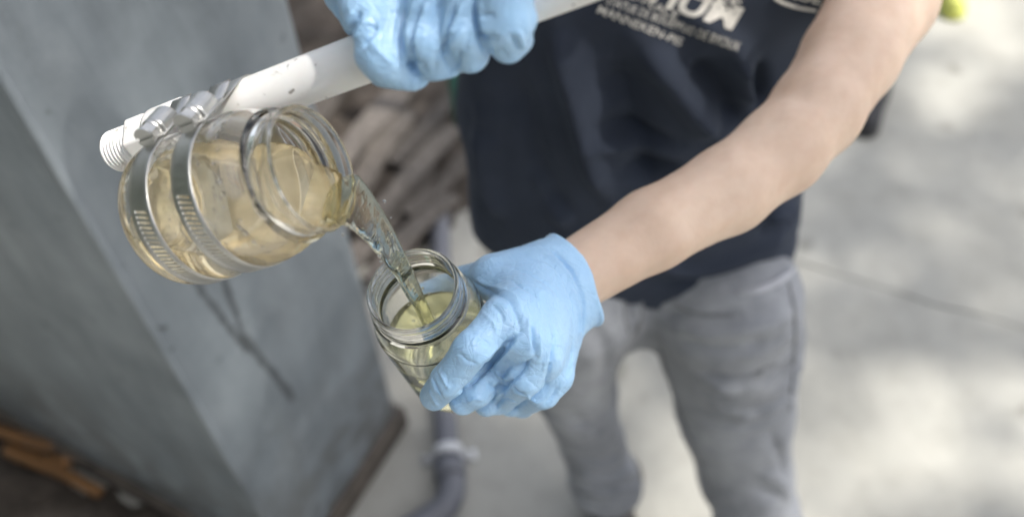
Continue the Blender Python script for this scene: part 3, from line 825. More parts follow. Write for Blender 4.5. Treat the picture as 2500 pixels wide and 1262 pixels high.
# ================================================================== THE SMALL JAR AND THE STREAM
KT, KB = at(1006, 706, .628), at(1128, 905, .742)
KZ = nrm(KT - KB); KL = float(np.linalg.norm(KT - KB)); KX = nrm(np.cross(KZ, (0, 1, 0))); KY = np.cross(KZ, KX); KR = .0375; KM = .0305
print('SMALL jar len', KL, 'tilt z', KZ[2])
fr2 = (KB, KX, KY, KZ)
prof2, inner2 = jar_profile(KR, KL, KM, .022, wall=.0028, threads=2)
jar2 = empty('small_jar', KB); tag(jar2, 'small clear glass jar with screw neck held in the lower glove', 'jar')
obj('jar_body', pmesh('jb', *lathe(prof2, fr2, 128)), M['jar2'], jar2); world_children(jar2)
LV = KB + KZ * (KL - .066)
l2 = liquid('poured_sample', inner2[1:], fr2, .002, LV, M['pale']); tag(l2, 'pale yellow water sample filling the small jar', 'liquid')

def stream():
    out = nrm(A(JZ[0], JZ[1], 0)); W0 = nrm(np.cross((0, 0, 1), JZ))       # along the flow, across the lip
    lip = LIP + A(0, 0, .0026) + W0 * .001; p1 = LV + A(-.002, -.004, -.004); h = lip[2] - p1[2]
    n = 72; P = []; E_ = []
    for i in range(n):
        t = i / (n - 1)
        if t < .12:
            u = 1 - t / .12; P.append(lip - out * .018 * u + A(0, 0, -.0085 * u * u)); w = .0180 - .007 * u * u; th_ = .0026 - .0012 * u * u
        else:
            u = (t - .12) / .88; q = lip + (p1 - lip) * A(u, u, 0) + A(0, 0, -h * (u * u * .52 + u * .48)); P.append(q)
            w = (.0134 * (1 - u) ** 1.8 + .0044); th_ = .0011 + .0017 * min(1, u * 1.4)
        E_.append((w, th_))
    P = np.array(P); T = np.gradient(P, axis=0); T /= np.linalg.norm(T, axis=1)[:, None]; V = []; seg = 32
    for i in range(n):
        tw = .9 * max(0, i / (n - 1) - .12); B = nrm(np.cross(T[i], W0)); w_ = W0 * math.cos(tw) + B * math.sin(tw); b_ = np.cross(T[i], w_)
        for k in range(seg):
            a = 2 * math.pi * k / seg; c_, s_ = math.cos(a), math.sin(a)
            rim = 1 + .35 * abs(c_) ** 3 * (i > 9)                          # thicker rims along both edges of the sheet
            V.append(P[i] + w_ * c_ * E_[i][0] + b_ * s_ * E_[i][1] * rim)
    Fc = [(i * seg + k, i * seg + (k + 1) % seg, (i + 1) * seg + (k + 1) % seg, (i + 1) * seg + k) for i in range(n - 1) for k in range(seg)]
    Fc += [tuple(range(seg))[::-1], tuple((n - 1) * seg + k for k in range(seg))]
    V = np.array(V); g = np.clip(np.repeat(np.arange(n), seg) / n * 4 - .5, 0, 1)[:, None]
    V = V + g * .0007 * np.stack([vnoise(V * A(150, 150, 26), s) for s in (1, 2, 3)], 1)
    o = obj('poured_stream', pmesh('st', V, Fc), M['stream'])
    rg = np.random.RandomState(3); Vd = []; Fd = []
    def bead(c, r):
        b0 = len(Vd)
        for q, (rr, hh) in enumerate(((.01, -1), (.7, -.7), (1, 0), (.7, .7), (.01, 1))):
            for k in range(8): Vd.append(c + A(rr * math.cos(k * .785), rr * math.sin(k * .785), hh) * r)
        for q in range(4):
            for k in range(8): Fd.append((b0 + q * 8 + k, b0 + q * 8 + (k + 1) % 8, b0 + q * 8 + 8 + (k + 1) % 8, b0 + q * 8 + 8 + k))
    for k in range(26):                                       # drops thrown off the edges of the stream
        i = rg.randint(14, n - 4); bead(P[i] + rg.normal(size=3) * A(.004, .004, .004) + W0 * rg.choice([-1, 1]) * E_[i][0] * rg.uniform(1.05, 1.6), rg.uniform(.0004, .0012))
    for k in range(34):                                       # bubbles where it plunges in
        a = rg.uniform(0, 6.28); r_ = rg.uniform(.004, .020); bead(A(p1[0] + r_ * math.cos(a), p1[1] + r_ * math.sin(a), LV[2] + .0004), rg.uniform(.0005, .0016))
    d_ = obj('drops', pmesh('dr', Vd, Fd), M['drop'], o); d_['kind'] = 'stuff'
    tag(o, 'clear stream of liquid pouring from the large jar into the small one', 'liquid')
stream()

# ================================================================== THE PERSON
def f32(v): return np.asarray(v, np.float32)
def cyl_depth(px, py, rad, far=False, O=None, Z=None):
    """depth at which the view through a photo pixel meets a cylinder round an axis (small jar by default)"""
    O = KB if O is None else O; Z = KZ if Z is None else Z
    q = ray(px, py); w = C - O; a = q - Z * (q @ Z); b = w - Z * (w @ Z)
    aa, bb, cc_ = a @ a, 2 * a @ b, b @ b - rad * rad; D = bb * bb - 4 * aa * cc_
    if D < 0: return -bb / (2 * aa)
    return (-bb + (1 if far else -1) * math.sqrt(D)) / (2 * aa)
def jp(px, py, rad, far=False): return at(px, py, cyl_depth(px, py, rad, far))
def cyl_sd(P, O, Z, r):
    pa = P - f32(O); q = pa - (pa @ f32(Z))[:, None] * f32(Z); return np.sqrt((q * q).sum(1)) - r

# ---- joints
SH2 = A(.395, .80, 1.42); SH1 = A(-.045, .86, 1.43); EL1 = A(-.20, .70, 1.67)
ARM2 = [at(1405, 672, .716), at(1590, 562, .740), at(1775, 465, .765), at(1905, 368, .785), at(1992, 272, .810), at(2075, 140, .850), at(2155, 0, .895), SH2]
ARM2R = [.0265, .0300, .0332, .0350, .0370, .0410, .0475, .053]
WR2, EL2 = at(1374, 700, .713), ARM2[4]
FX2 = nrm(ARM2[2] - ARM2[0])

# ---- lower glove (left hand round the small jar)
IDX = [at(1226, 775, .641), jp(1152, 852, KR + .0105), jp(1094, 928, KR + .0100), jp(1060, 966, KR + .0090)]
MID = [at(1280, 822, .638), jp(1222, 886, KR + .0120), jp(1162, 952, KR + .0105), jp(1130, 978, KR + .010)]
RNG = [at(1322, 872, .650), at(1282, 922, .650), jp(1222, 972, KR + .011), jp(1188, 984, KR + .0105)]
PNK = [at(1352, 915, .672), at(1326, 958, .672), jp(1275, 986, KR + .0115), jp(1245, 988, KR + .011)]
THB = [at(1322, 672, .700), jp(1205, 676, KR + .016, True), jp(1105, 698, KR + .0135, True), jp(1030, 724, KR + .012, True)]
BK = nrm(np.cross(IDX[0] - WR2, PNK[0] - WR2)); BK = nrm(BK - FX2 * (BK @ FX2))
if BK @ (C - WR2) < 0: BK = -BK
def glove2(P):
    pal = None
    for m, r0, r1 in ((IDX[0], .020, .0132), (MID[0], .021, .0145), (RNG[0], .020, .0140), (PNK[0], .018, .0130)):
        st = WR2 + (m - (IDX[0] + PNK[0]) / 2) * .38 - FX2 * .006
        e = sd_seg(P, st, m, r0, r1)
        pal = e if pal is None else smin(pal, e, .016)
    pal = smin(pal, chain(P, [WR2 + (THB[0] - WR2) * .5, THB[0], THB[1]], [.021, .0185, .0150], .008), .018)
    pal = smin(pal, sd_seg(P, THB[1] * .55 + THB[0] * .45, IDX[0] * .72 + WR2 * .28, .0125, .0135), .018)
    d = smin(pal, chain(P, THB[1:], [.0140, .0125, .0115], .006), .006)
    fd = None
    for J, rs in ((IDX, (.0126, .0122, .0112, .0098)), (MID, (.0136, .0124, .0112, .0098)), (RNG, (.0130, .0118, .0106, .0094)), (PNK, (.0120, .0106, .0095, .0086))):
        e = chain(P, J, rs, .004); fd = e if fd is None else smin(fd, e, .0010)
    d = smin(d, fd, .0065)
    # flared cuff
    c1 = WR2 + FX2 * .010; w = f32(BK)
    d = smin(d, sd_seg(P, WR2 - FX2 * .022, c1, .0330, .0365, BK, 1.30), .012)
    ring = P - f32(c1); ax = ring @ f32(FX2)
    wob = .0015 * np.sin(ring @ f32(np.cross(FX2, BK)) * 120)
    d = smax(d, ax + wob, .002)
    pr = ring - ax[:, None] * f32(FX2); pr = pr + .30 * (pr @ w)[:, None] * w
    rr = np.sqrt((pr * pr).sum(1)); lip = np.sqrt((rr - .0362) ** 2 + (ax + wob) ** 2) - .0025
    return smin(d, lip, .0015)
def cav2(P): return sd_seg(P, WR2 - FX2 * .016, WR2 + FX2 * .05, .0325, .0352, BK, 1.30)

# ---- upper glove (right hand on the pipe)
def pp(px, dn, r):            # finger joint over the pipe: px along it, dn pixels below its centre line, r from its axis
    py = 150 - .376 * (px - 870) + dn
    return at(px, py, cyl_depth(px, py, r, False, PIPE0, PX))
FG = [[at(858, -70, .500), at(905, 20, .488), pp(945, 20, PR + .0125), pp(968, 52, PR + .0095)],
      [at(1085, -95, .478), at(1062, 0, .470), pp(1050, 22, PR + .0120), pp(1062, 72, PR + .0095)],
      [at(1165, -120, .468), at(1145, -15, .460), pp(1138, 30, PR + .0115), pp(1148, 84, PR + .0095)],
      [at(1250, -130, .458), at(1232, -20, .450), pp(1232, 38, PR + .0120), pp(1240, 94, PR + .0095)]]
WR1 = at(1010, -330, .545)
KN1 = [at(900, -140, .500), at(1000, -160, .490), at(1095, -175, .482), at(1185, -180, .476)]
THB1 = [at(1180, -250, .53), at(1290, -140, .530), at(1300, -60, .525), at(1240, 30, .522)]
def glove1(P):
    pal = None
    for m in KN1:
        st = WR1 + (m - (KN1[0] + KN1[3]) / 2) * .3 + (m - WR1) * .08
        e = sd_seg(P, st, m, .020, .0155); pal = e if pal is None else smin(pal, e, .014)
    pal = smin(pal, sd_seg(P, at(862, -60, .515), KN1[0], .0150, .016), .014)
    pal = smin(pal, sd_seg(P, at(846, -10, .515), at(885, 70, .515), .0105, .0085), .012)
    fd = None
    for k, J in enumerate(FG):
        e = chain(P, [KN1[k]] + J, [.0155, .0150 if k == 0 else .0125, .0138 if k == 0 else .0122, .0118 if k == 0 else .0113, .0098], .006)
        fd = e if fd is None else smin(fd, e, .0014)
    pal = smin(pal, sd_seg(P, at(985, -60, .490), at(982, 70, .484), .0135, .0110), .012)
    d = smin(pal, fd, .008)
    d = smin(d, chain(P, THB1, [.016, .0145, .0125, .0105], .006), .006)
    # loose tips of the glove beyond the fingers
    for a, b, r in (((1262, 75), (1283, 100), .0052), ((1278, 48), (1290, 46), .0050), ((1022, 185), (1030, 198), .0042), ((1104, 160), (1108, 174), .0042), ((905, 140), (926, 190), .0062), ((1000, 188), (960, 196), .0055)):
        d = smin(d, sd_seg(P, at(*a, cyl_depth(*a, PR + .011, False, PIPE0, PX)), at(*b, cyl_depth(*b, PR + .010, False, PIPE0, PX)), r * 1.25, r * .7), .005)
    fx = nrm(EL1 - WR1); c1 = WR1 + fx * .02
    d = smin(d, sd_seg(P, WR1 - fx * .03, c1, .027, .029), .012)
    return smax(d, (P - f32(c1)) @ f32(fx), .002)

person = empty('person', (.15, .84, 0))
tag(person, 'person in navy t-shirt, grey jeans and blue gloves pouring a water sample', 'person')
def bbox(pts, m): P = np.array(pts); return P.min(0) - m, P.max(0) + m
def crumple(V, Fc, scale, amp, seed, stretch=(1, 1, 1), power=3):
    """thin raised folds, as in thin rubber or cloth"""
    Q = V * np.array(stretch) / scale
    Q = Q + .45 * np.stack([vnoise(Q * .8, seed + k) for k in (11, 12, 13)], 1)
    r = 1 - np.abs(vnoise(Q, seed)); m = np.clip(.5 + .9 * vnoise(V / (scale * 3.2), seed + 7), 0, 1)
    return V + normals(V, Fc) * (amp * m * (r ** power - .35))[:, None]

GH = .00085
# strokes traced from the gloves: points, width, height (grooves negative)
S2 = [([(1325, 602), (1375, 632), (1410, 690), (1428, 750), (1424, 800)], .0020, -.0011), ([(1318, 612), (1366, 642), (1400, 696), (1416, 752), (1412, 800)], .0018, .0008),
      ([(1305, 620), (1350, 650), (1385, 705), (1400, 760), (1396, 805)], .0018, -.0006), ([(1143, 680), (1171, 700), (1209, 715), (1244, 731), (1264, 777), (1270, 808)], .0022, -.0012),
      ([(1150, 672), (1180, 692), (1216, 705), (1256, 722), (1278, 770)], .0022, .0008),
      ([(1270, 808), (1233, 847), (1186, 898), (1151, 933), (1108, 972)], .0024, -.0026),
      ([(1276, 816), (1240, 858), (1200, 900)], .0020, .0010), ([(1255, 800), (1215, 845), (1170, 890)], .0022, .0009),
      ([(1299, 785), (1303, 832), (1308, 871)], .0021, -.0016), ([(1308, 871), (1248, 925), (1202, 968)], .0024, -.0024),
      ([(1290, 770), (1293, 830), (1296, 862)], .0020, .0008), ([(1315, 800), (1318, 850), (1316, 880)], .0020, .0008),
      ([(1353, 808), (1351, 855), (1340, 917), (1332, 948)], .0022, -.0018), ([(1342, 800), (1340, 850), (1328, 900)], .0022, .0008),
      ([(1398, 832), (1396, 882), (1380, 925)], .0022, -.0013), ([(1404, 692), (1419, 742), (1427, 793), (1423, 824)], .0024, -.0022),
      ([(1392, 690), (1408, 742), (1414, 793), (1410, 824)], .0022, .0012),
      ([(1345, 607), (1396, 657), (1411, 688)], .0022, -.0011), ([(1248, 684), (1287, 708), (1314, 727)], .0018, -.0008),
      ([(1240, 650), (1290, 668), (1350, 705), (1370, 740)], .0018, -.0006), ([(1300, 632), (1345, 655), (1385, 700)], .0018, .0006),
      ([(1054, 921), (1064, 945), (1077, 968)], .0018, -.0010), ([(1046, 940), (1058, 970), (1070, 995)], .0018, .0008),
      ([(1072, 905), (1088, 935), (1098, 950)], .0018, .0007), ([(1120, 860), (1140, 880), (1168, 890)], .0018, -.0007),
      ([(1186, 888), (1188, 900)], .0024, -.0020), ([(1198, 742), (1221, 762), (1232, 790)], .0018, -.0009), ([(1180, 765), (1205, 790), (1212, 815)], .0018, .0007),
      ([(1150, 810), (1180, 830), (1200, 850)], .0016, -.0006), ([(1210, 905), (1225, 922), (1240, 926)], .0016, .0009),
      ([(1190, 930), (1200, 945), (1222, 950)], .0018, -.0010), ([(1250, 940), (1262, 958), (1285, 962)], .0018, -.0012),
      ([(1140, 985), (1160, 972), (1180, 976)], .0016, .0010), ([(1215, 985), (1235, 975), (1262, 982)], .0016, -.0011), ([(1285, 962), (1300, 975), (1322, 985)], .0018, .0010),
      ([(1360, 940), (1350, 965), (1330, 985)], .0018, -.0009), ([(1230, 955), (1215, 985), (1212, 1000)], .0016, -.0012)]
lo, hi = bbox(IDX + MID + RNG + PNK + THB + [WR2, WR2 + FX2 * .02], .042)
V, Fc = surface(lambda P: smax(smax(glove2(P), -cav2(P), .001), -cyl_sd(P, KB, KZ, KR + .0003), .001), lo, hi, GH)
V = crumple(V, Fc, .0125, .00035, 5, (1.0, 1.5, 1.0)); V = crumple(V, Fc, .0060, .00028, 8); V = sculpt(V, Fc, [(a, b * .8, c * 1.9) for a, b, c in S2], 1.25)
obj('glove', np_mesh('g2', V, Fc), M['glove'], person)['label'] = 'blue glove wrapped round the small jar'
S1 = [([(1033, 0), (1010, 60), (1000, 113), (1003, 143), (1026, 198)], .0022, -.0022), ([(1045, 0), (1022, 60), (1012, 110)], .0020, .0009), ([(1018, 0), (1000, 50), (990, 105)], .0020, .0009),
      ([(995, 0), (977, 90), (985, 179)], .0020, -.0010), ([(975, 10), (962, 70), (960, 120)], .0020, -.0007), ([(985, 0), (968, 80), (974, 160)], .0018, .0007),
      ([(1120, 0), (1098, 50), (1087, 77), (1085, 128), (1102, 172)], .0022, -.0022), ([(1132, 0), (1108, 55), (1098, 90)], .0020, .0009), ([(1106, 0), (1086, 55), (1076, 120)], .0020, .0008),
      ([(1075, 0), (1058, 45), (1048, 75)], .0018, -.0008), ([(1040, 85), (1022, 95), (1010, 115)], .0016, .0009), ([(1068, 120), (1066, 150), (1062, 180)], .0016, -.0009),
      ([(1161, 0), (1166, 59), (1176, 95), (1190, 130)], .0024, -.0026), ([(1172, 0), (1178, 50), (1188, 90)], .0020, .0010), ([(1150, 0), (1154, 60), (1165, 100)], .0020, .0008),
      ([(882, 26), (862, 60), (849, 88)], .0020, -.0014), ([(900, 40), (878, 76), (864, 104)], .0020, .0011), ([(918, 55), (905, 92), (882, 116)], .0022, -.0016), ([(922, 66), (912, 100), (892, 122)], .0020, .0010),
      ([(868, 20), (850, 55), (838, 80)], .0018, .0010), ([(820, 0), (822, 40), (836, 78)], .0022, -.0010), ([(905, 105), (940, 140), (965, 165)], .0018, .0007),
      ([(1179, 90), (1198, 93), (1215, 95)], .0016, -.0010), ([(1175, 105), (1195, 110), (1210, 112)], .0016, .0008), ([(1172, 40), (1190, 36), (1210, 38)], .0016, -.0007),
      ([(1248, 84), (1258, 108), (1268, 124)], .0018, -.0012), ([(1262, 70), (1272, 100), (1282, 118)], .0018, .0012),
      ([(1138, 67), (1115, 95), (1090, 122)], .0018, .0009), ([(1150, 75), (1140, 105), (1134, 130)], .0016, -.0008), ([(1125, 120), (1118, 145), (1110, 168)], .0018, -.0012),
      ([(1010, 150), (1030, 160), (1040, 180)], .0018, -.0012), ([(1205, 120), (1225, 128), (1240, 145)], .0016, -.0008)]
lo, hi = bbox(sum(FG, []) + KN1 + THB1 + [WR1, WR1 + nrm(EL1 - WR1) * .03], .03)
V, Fc = surface(lambda P: smax(glove1(P), -cyl_sd(P, PIPE0, PX, PR + .0003), .001), lo, hi, GH)
V = crumple(V, Fc, .0125, .00035, 21, (1.6, .8, .8)); V = crumple(V, Fc, .0060, .00028, 28, (1.4, .8, .8)); V = sculpt(V, Fc, [(a, b * .8, c * 1.9) for a, b, c in S1], 1.25)
obj('glove', np_mesh('g1', V, Fc), M['glove'], person)['label'] = 'blue glove gripping the white pipe'

# ---- body (one continuous figure under the clothes)
LEG2 = [gr(1770, 735, .89), gr(1778, 830, .77), gr(1797, 1000, .60), gr(1818, 1150, .43), gr(1850, 1262, .31), gr(1905, 1470, .10)]
LEG2R = [.106, .102, .090, .078, .071, .064]
LEG1 = [gr(1410, 735, .89), gr(1388, 835, .77), gr(1405, 960, .58), gr(1445, 1075, .36), gr(1476, 1170, .19), gr(1494, 1222, .10)]
LEG1R = [.095, .078, .062, .058, .067, .074]
SP = [A(.160, .845, .86), A(.155, .845, 1.05), A(.150, .850, 1.22), A(.150, .855, 1.36)]
ARM1 = [SH1, (SH1 + EL1) / 2, EL1, EL1 * .6 + WR1 * .4, WR1]
HEADC = A(.155, .80, 1.645)
def torso(P, g=0.):
    d = chain(P, SP, [.192 + g, .188 + g, .190 + g, .175 + g], .06, (0, 1, 0), 1.75)
    d = smin(d, sd_seg(P, SH1 + A(.05, 0, -.01), SH2 + A(-.06, .03, -.01), .062 + g, .062 + g), .07)
    return d
def head(P):
    Q = P - f32(HEADC); d = sd_seg(P, HEADC + A(0, .012, .02), HEADC + A(0, .0, -.045), .086, .066, (1, 0, 0), 1.15)
    d = smin(d, sd_seg(P, HEADC + A(0, -.045, -.065), HEADC + A(0, -.062, -.082), .040, .026), .03)
    d = smin(d, sd_seg(P, HEADC + A(0, -.085, .004), HEADC + A(0, -.102, -.030), .008, .013), .014)
    for s in (-1, 1):
        d = smax(d, -sd_seg(P, HEADC + A(.03 * s, -.092, .008), HEADC + A(.033 * s, -.09, .008), .013, .013), .012)
        d = smin(d, sd_seg(P, HEADC + A(.030 * s, -.072, .006), HEADC + A(.0305 * s, -.072, .006), .0125, .0125), .003)
        d = smin(d, sd_seg(P, HEADC + A(.078 * s, .01, .015), HEADC + A(.076 * s, .006, -.025), .012, .008), .008)
    d = smin(d, sd_seg(P, HEADC + A(-.018, -.086, -.055), HEADC + A(.018, -.086, -.055), .008, .008), .008)
    return smax(d, -sd_seg(P, HEADC + A(-.02, -.0965, -.055), HEADC + A(.02, -.0965, -.055), .002, .002), .003)
def body(P):
    d = torso(P, -.065)
    d = smin(d, sd_seg(P, A(.15, .86, 1.42), A(.153, .825, 1.55), .066, .058), .03)
    d = smin(d, head(P), .02)
    d = smin(d, chain(P, ARM2, ARM2R, .010), .03)
    d = smin(d, chain(P, ARM1, [.055, .047, .042, .040, .028], .02), .03)
    for L, r in ((LEG2, LEG2R), (LEG1, LEG1R)):
        d = smin(d, chain(P, L, [x - .020 - .014 * (i_ > 3) for i_, x in enumerate(r)], .03), .03)
        a = L[-1]; d = smin(d, sd_seg(P, a + A(0, 0, -.04), a + A(0, -.13, -.065), .034, .026), .02)
    d = smin(d, glove2(P) + .0050, .004)
    return smin(d, glove1(P) + .0050, .004)
V, Fc = surface(body, (-.36, .18, -.02), (.72, 1.12, 1.82), .0055, 2.4)
SA = [([(1500, 560), (1620, 500), (1740, 425), (1850, 330)], .012, .0035), ([(1480, 640), (1600, 590), (1720, 535), (1850, 460)], .010, -.0022), ([(1460, 690), (1580, 640), (1720, 570), (1900, 470)], .008, .0022),
      ([(1410, 610), (1450, 620), (1490, 600)], .006, -.0018), ([(1430, 640), (1500, 610), (1580, 570)], .0045, .0014), ([(1880, 230), (1930, 225), (1990, 240)], .010, -.0040), ([(1900, 300), (1960, 290), (2030, 300)], .012, .0030),
      ([(1960, 200), (2010, 120), (2060, 20)], .014, .0045), ([(2060, 230), (2120, 130), (2200, 20)], .012, -.0025), ([(1560, 540), (1640, 480), (1700, 455)], .003, .0012), ([(1700, 455), (1790, 420), (1850, 370)], .003, .0010)]
V = sculpt(V, Fc, [(a, b, c * .55) for a, b, c in SA])
body_o = obj('body', np_mesh('body', V, Fc), M['skin'], person)
def hairf(P):
    d = sd_seg(P, HEADC + A(0, .016, .024), HEADC + A(0, .012, -.035), .097, .080, (1, 0, 0), 1.15)
    return smax(d, -(P[:, 1] - HEADC[1] + .055 + (P[:, 2] - HEADC[2] - .055) * -.9), .01)
V, Fc = surface(hairf, HEADC - .15, HEADC + .15, .005); V = crumple(V, Fc, .02, .004, 3, (1, 1, .3)); obj('hair', np_mesh('hair', V, Fc), M['hair'], person)

# ---- t-shirt
def hemz(P): return .990 - .450 * (P[:, 0] + .065) + .50 * np.maximum(.83 - P[:, 1], 0)
def shirt(P):
    d = torso(P, 0.)
    flare = np.clip((1.18 - P[:, 2]) / .25, 0, 1) * (.014 + .034 * np.clip((P[:, 0] - .2) / .15, 0, 1))
    d = d - flare
    for s, e, r0, r1 in ((SH2, ARM2[6], .066, .073), (SH1, SH1 * .45 + EL1 * .55, .066, .070)):
        ax = nrm(np.asarray(e) - s); sl = sd_seg(P, s, np.asarray(e) + ax * .03, r0, r1)
        sl = smax(sl, (P - f32(s + (np.asarray(e) - s) * -.30)) @ f32(ax), .003)
        d = smin(d, sl, .03)
    d = smax(d, -sd_seg(P, A(.15, .855, 1.44), A(.153, .80, 1.60), .068, .075), .006)
    d = smax(d, hemz(P) - P[:, 2], .004)
    inner = smax(torso(P, -.010) - flare, P[:, 2] - hemz(P) - .06, .01)
    return smax(d, -inner, .003)
ST = [([(1353, 40), (1385, 160), (1420, 290), (1445, 390), (1495, 500)], .013, .012), ([(1560, 96), (1640, 190), (1700, 270), (1760, 330)], .016, .013),
      ([(1790, 120), (1806, 190), (1826, 260)], .008, .010), ([(1480, 120), (1530, 260), (1575, 400), (1600, 470)], .020, -.010), ([(1680, 150), (1750, 230), (1810, 320)], .016, -.010),
      ([(1250, 150), (1280, 300), (1320, 450), (1380, 540)], .020, -.008), ([(1430, 330), (1530, 372), (1640, 385)], .008, .005), ([(1450, 300), (1550, 335), (1660, 350)], .009, -.006),
      ([(1500, 420), (1580, 430), (1680, 400)], .010, -.005), ([(1560, 640), (1700, 655), (1850, 610), (1930, 560)], .010, .006), ([(1600, 690), (1750, 690), (1900, 640)], .010, -.004),
      ([(1180, 300), (1190, 420), (1230, 540)], .016, .008), ([(1860, 540), (1900, 520), (1940, 500)], .008, .007), ([(1850, 570), (1900, 550), (1945, 530)], .007, -.006),
      ([(1850, 150), (1862, 210), (1856, 260)], .008, -.009), ([(1300, 420), (1340, 500), (1400, 560)], .012, .006), ([(1680, 30), (1780, 100), (1850, 180)], .012, .006)]
V, Fc = surface(shirt, (-.20, .55, .80), (.58, 1.10, 1.60), .0055, 2.2)
V = crumple(V, Fc, .075, .010, 41, (1.3, 1.0, .6), 2); V = crumple(V, Fc, .03, .0022, 44, (1.2, 1, .8), 2); V = sculpt(V, Fc, [(a, b, c * 2.3) for a, b, c in ST])
shirt_o = obj('t_shirt', np_mesh('shirt', V, Fc), M['shirt'], person)
SHIRT_BVH = BVHTree.FromPolygons([tuple(v) for v in V], [tuple(int(i) for i in q) for q in Fc])
def onto_shirt(px, py, lift=.0012):
    h = SHIRT_BVH.ray_cast(Vector(C), Vector(nrm(ray(px, py))))
    if h[0] is None: return None
    n = h[1] if h[1].dot(Vector(C) - h[0]) > 0 else -h[1]
    return np.array(h[0] + n * lift)

# printed lettering, laid on the cloth
def lettering(txt, p0, p1, height, shear=0., bold=.0):
    cu = bpy.data.curves.new('txt', 'FONT'); cu.body = txt; cu.size = 1; cu.offset = bold; cu.resolution_u = 3
    to = bpy.data.objects.new('txt', cu); col.objects.link(to); bpy.context.view_layer.update()
    me = bpy.data.meshes.new_from_object(to); bpy.data.objects.remove(to); 
    bm = bmesh.new(); bm.from_mesh(me); bpy.data.meshes.remove(me)
    bmesh.ops.triangulate(bm, faces=bm.faces)
    for _ in range(2):
        es = [e for e in bm.edges if e.calc_length() > .22]
        if es: bmesh.ops.subdivide_edges(bm, edges=es, cuts=1); bmesh.ops.triangulate(bm, faces=bm.faces)
    xs = [v.co.x for v in bm.verts]; x0, x1 = min(xs), max(xs); hcap = .70
    p0, p1 = np.array(p0, float), np.array(p1, float); d = p1 - p0; e = nrm(d); up = A(e[1], -e[0]) + e * shear; kill = []
    for v in bm.verts:
        q = p0 + d * (v.co.x - x0) / (x1 - x0) + up * (v.co.y / hcap * height)
        w = onto_shirt(*q)
        if w is None: kill.append(v)
        else: v.co = w
    bmesh.ops.delete(bm, geom=kill, context='VERTS')
    me = bpy.data.meshes.new('print'); bm.to_mesh(me); bm.free()
    obj('print', me, M['print'], shirt_o, smooth=False)
lettering('MANNEKEN-PIS', (1456, 30), (1660, 112), 21, .1, .004)
lettering('STATUE DE BOUEPPUO DE BYOUX', (1478, 8), (1800, 124), 20, .1, .004)
lettering('GRAND-PLACE', (1450, -45), (1650, 47), 19, .1, .004)
lettering('TIUM', (1560, -6), (1785, 72), 58, .22, .035)
lettering('BRUXELLES', (1490, -75), (1800, 30), 30, .1, .02)
lettering('RUE', (1918, -8), (2002, 10), 24, .05, .02)
ul = [onto_shirt(*p) for p in smooth_path([(1890, -4, 0), (1915, 8, 0), (1950, 18, 0), (1992, 24, 0)], 16)[:, :2]]
ul = [p for p in ul if p is not None]
if len(ul) > 3: obj('print', pmesh('ul', *tube(ul, .0016, 6)), M['print'], shirt_o)
hm = [onto_shirt(*p, .002) for p in smooth_path([(1812, 711, 0), (1850, 703, 0), (1900, 681, 0), (1938, 646, 0)], 24)[:, :2]]
hm = [p for p in hm if p is not None]
if len(hm) > 3: obj('hem_lining', pmesh('hem', *tube(hm, 1, 10, ell=[(.0045, .0018, 0)] * len(hm))), M['hem'], shirt_o)

# ---- jeans
def jeans(P):
    d = chain(P, [A(.160, .845, .90), A(.158, .845, 1.03)], [.176, .170], .04, (0, 1, 0), 1.55)
    l = None
    for L, r in ((LEG2, LEG2R), (LEG1, LEG1R)):
        e = chain(P, L, r, .02); l = e if l is None else smin(l, e, .012)
    d = smin(d, l, .03)
    d = smax(d, P[:, 2] - 1.02, .004); d = smax(d, .118 + .05 * np.clip((.35 - P[:, 0]) / .1, 0, 1) - P[:, 2], .004)
    return d
SJ = [([(1620, 800), (1750, 815), (1880, 790), (1945, 750)], .012, .006), ([(1640, 830), (1760, 850), (1900, 830)], .010, -.006), ([(1700, 900), (1800, 930), (1900, 900)], .012, -.007),
      ([(1720, 930), (1800, 955), (1900, 940)], .012, .006), ([(1600, 760), (1700, 775), (1830, 760)], .009, -.004), ([(1512, 730), (1512, 800)], .005, .004), ([(1535, 730), (1537, 805)], .004, -.004), ([(1558, 735), (1560, 810)], .004, .003),
      ([(1760, 1000), (1840, 1010), (1920, 985)], .012, .005), ([(1390, 1110), (1470, 1130), (1540, 1100)], .010, -.008), ([(1400, 1150), (1480, 1165), (1560, 1140)], .012, .010), ([(1410, 1185), (1490, 1195), (1560, 1175)], .010, -.009),
      ([(1850, 1150), (1900, 1170), (1925, 1200)], .010, .006), ([(1840, 1190), (1890, 1210), (1925, 1230)], .009, -.007),
      ([(1440, 790), (1475, 850), (1490, 930)], .012, -.005), ([(1390, 1000), (1430, 1040), (1490, 1050)], .012, -.005), ([(1880, 1060), (1910, 1120), (1915, 1170)], .008, -.006)]
V, Fc = surface(jeans, (-.14, .45, .05), (.62, 1.15, 1.06), .0055, 2.0)
V = crumple(V, Fc, .06, .010, 61, (1, 1, 1.9), 2); V = crumple(V, Fc, .024, .0022, 64, (1, 1, 1.4), 2); V = sculpt(V, Fc, [(a, b, c * 1.35) for a, b, c in SJ])
jeans_o = obj('jeans', np_mesh('jeans', V, Fc), M['denim'], person)
JEANS_BVH = BVHTree.FromPolygons([tuple(v) for v in V], [tuple(int(i) for i in q) for q in Fc])
def on_jeans(pts, lift):
    out = []
    for p_ in smooth_path([(x, y, 0) for x, y in pts], 30):
        h = JEANS_BVH.ray_cast(Vector(C), Vector(nrm(ray(p_[0], p_[1]))))
        if h[0] is not None: out.append(np.array(h[0] + (h[1] if h[1].dot(Vector(C) - h[0]) > 0 else -h[1]) * lift))
    return out
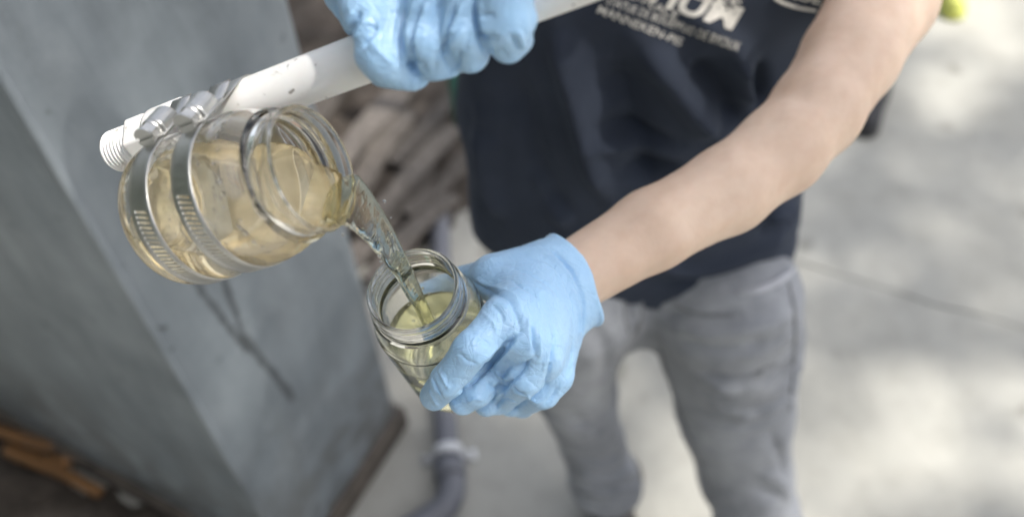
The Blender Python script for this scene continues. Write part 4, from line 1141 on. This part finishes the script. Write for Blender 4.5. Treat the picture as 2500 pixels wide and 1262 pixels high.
for pts in ([(1522, 728), (1524, 770), (1534, 812)], [(1566, 728), (1566, 770), (1556, 806), (1540, 822)], [(1640, 726), (1668, 752), (1720, 768), (1790, 770)], [(1925, 690), (1938, 760), (1940, 850), (1928, 1000)],
            [(1612, 850), (1660, 1000), (1712, 1130), (1752, 1230)], [(1400, 1196), (1480, 1212), (1560, 1190)]):
    q_ = on_jeans(pts, .0006)
    if len(q_) > 3: obj('seam', pmesh('seam', *tube(q_, .0022, 6)), M['seam'], jeans_o)
q_ = on_jeans([(1800, 716), (1850, 708), (1900, 686), (1948, 646)], .002)
if len(q_) > 3: obj('waistband_edge', pmesh('wb', *tube(q_, 1, 10, ell=[(.0012 + .0040 * min(1, i_ / 8, (len(q_) - 1 - i_) / 4),) * 2 + (0,) for i_ in range(len(q_))])), M['hem'], jeans_o)

# ---- shoes
for a, rot in ((LEG2[-1], -.1), (LEG1[-1], .1)):
    c, s = math.cos(rot), math.sin(rot); O_ = A(a[0], a[1], 0)
    def loc_(P):
        q = P - f32(O_); return np.stack([q[:, 0] * c + q[:, 1] * s, -q[:, 0] * s + q[:, 1] * c, q[:, 2]], 1)
    def fu(P):
        Q = loc_(P); d = chain(Q, [(0, .045, .06), (0, -.05, .055), (0, -.165, .040)], [.042, .046, .038], .02)
        d = smin(d, sd_seg(Q, (0, .02, .07), (0, .012, .185), .048, .060), .02); return smax(d, .02 - Q[:, 2], .005)
    def fs(P):
        Q = loc_(P); Z_ = Q[:, 2].copy(); Q[:, 2] *= .01; d = chain(Q, [(0, .045, 0), (0, -.05, 0), (0, -.165, 0)], [.045, .049, .042], .02)
        return smax(smax(d, Z_ - .026, .004), -Z_ + .002, .002)
    V, Fc = surface(fu, O_ + A(-.1, -.26, 0), O_ + A(.1, .13, .25), .005); u = obj('shoe', np_mesh('shoe', V, Fc), M['shoe'], person)
    V, Fc = surface(fs, O_ + A(-.1, -.26, -.01), O_ + A(.1, .13, .06), .004); obj('sole', np_mesh('sole', V, Fc), M['sole'], u)
world_children(person)
for o_ in person.children: print(o_.name, len(o_.data.vertices))
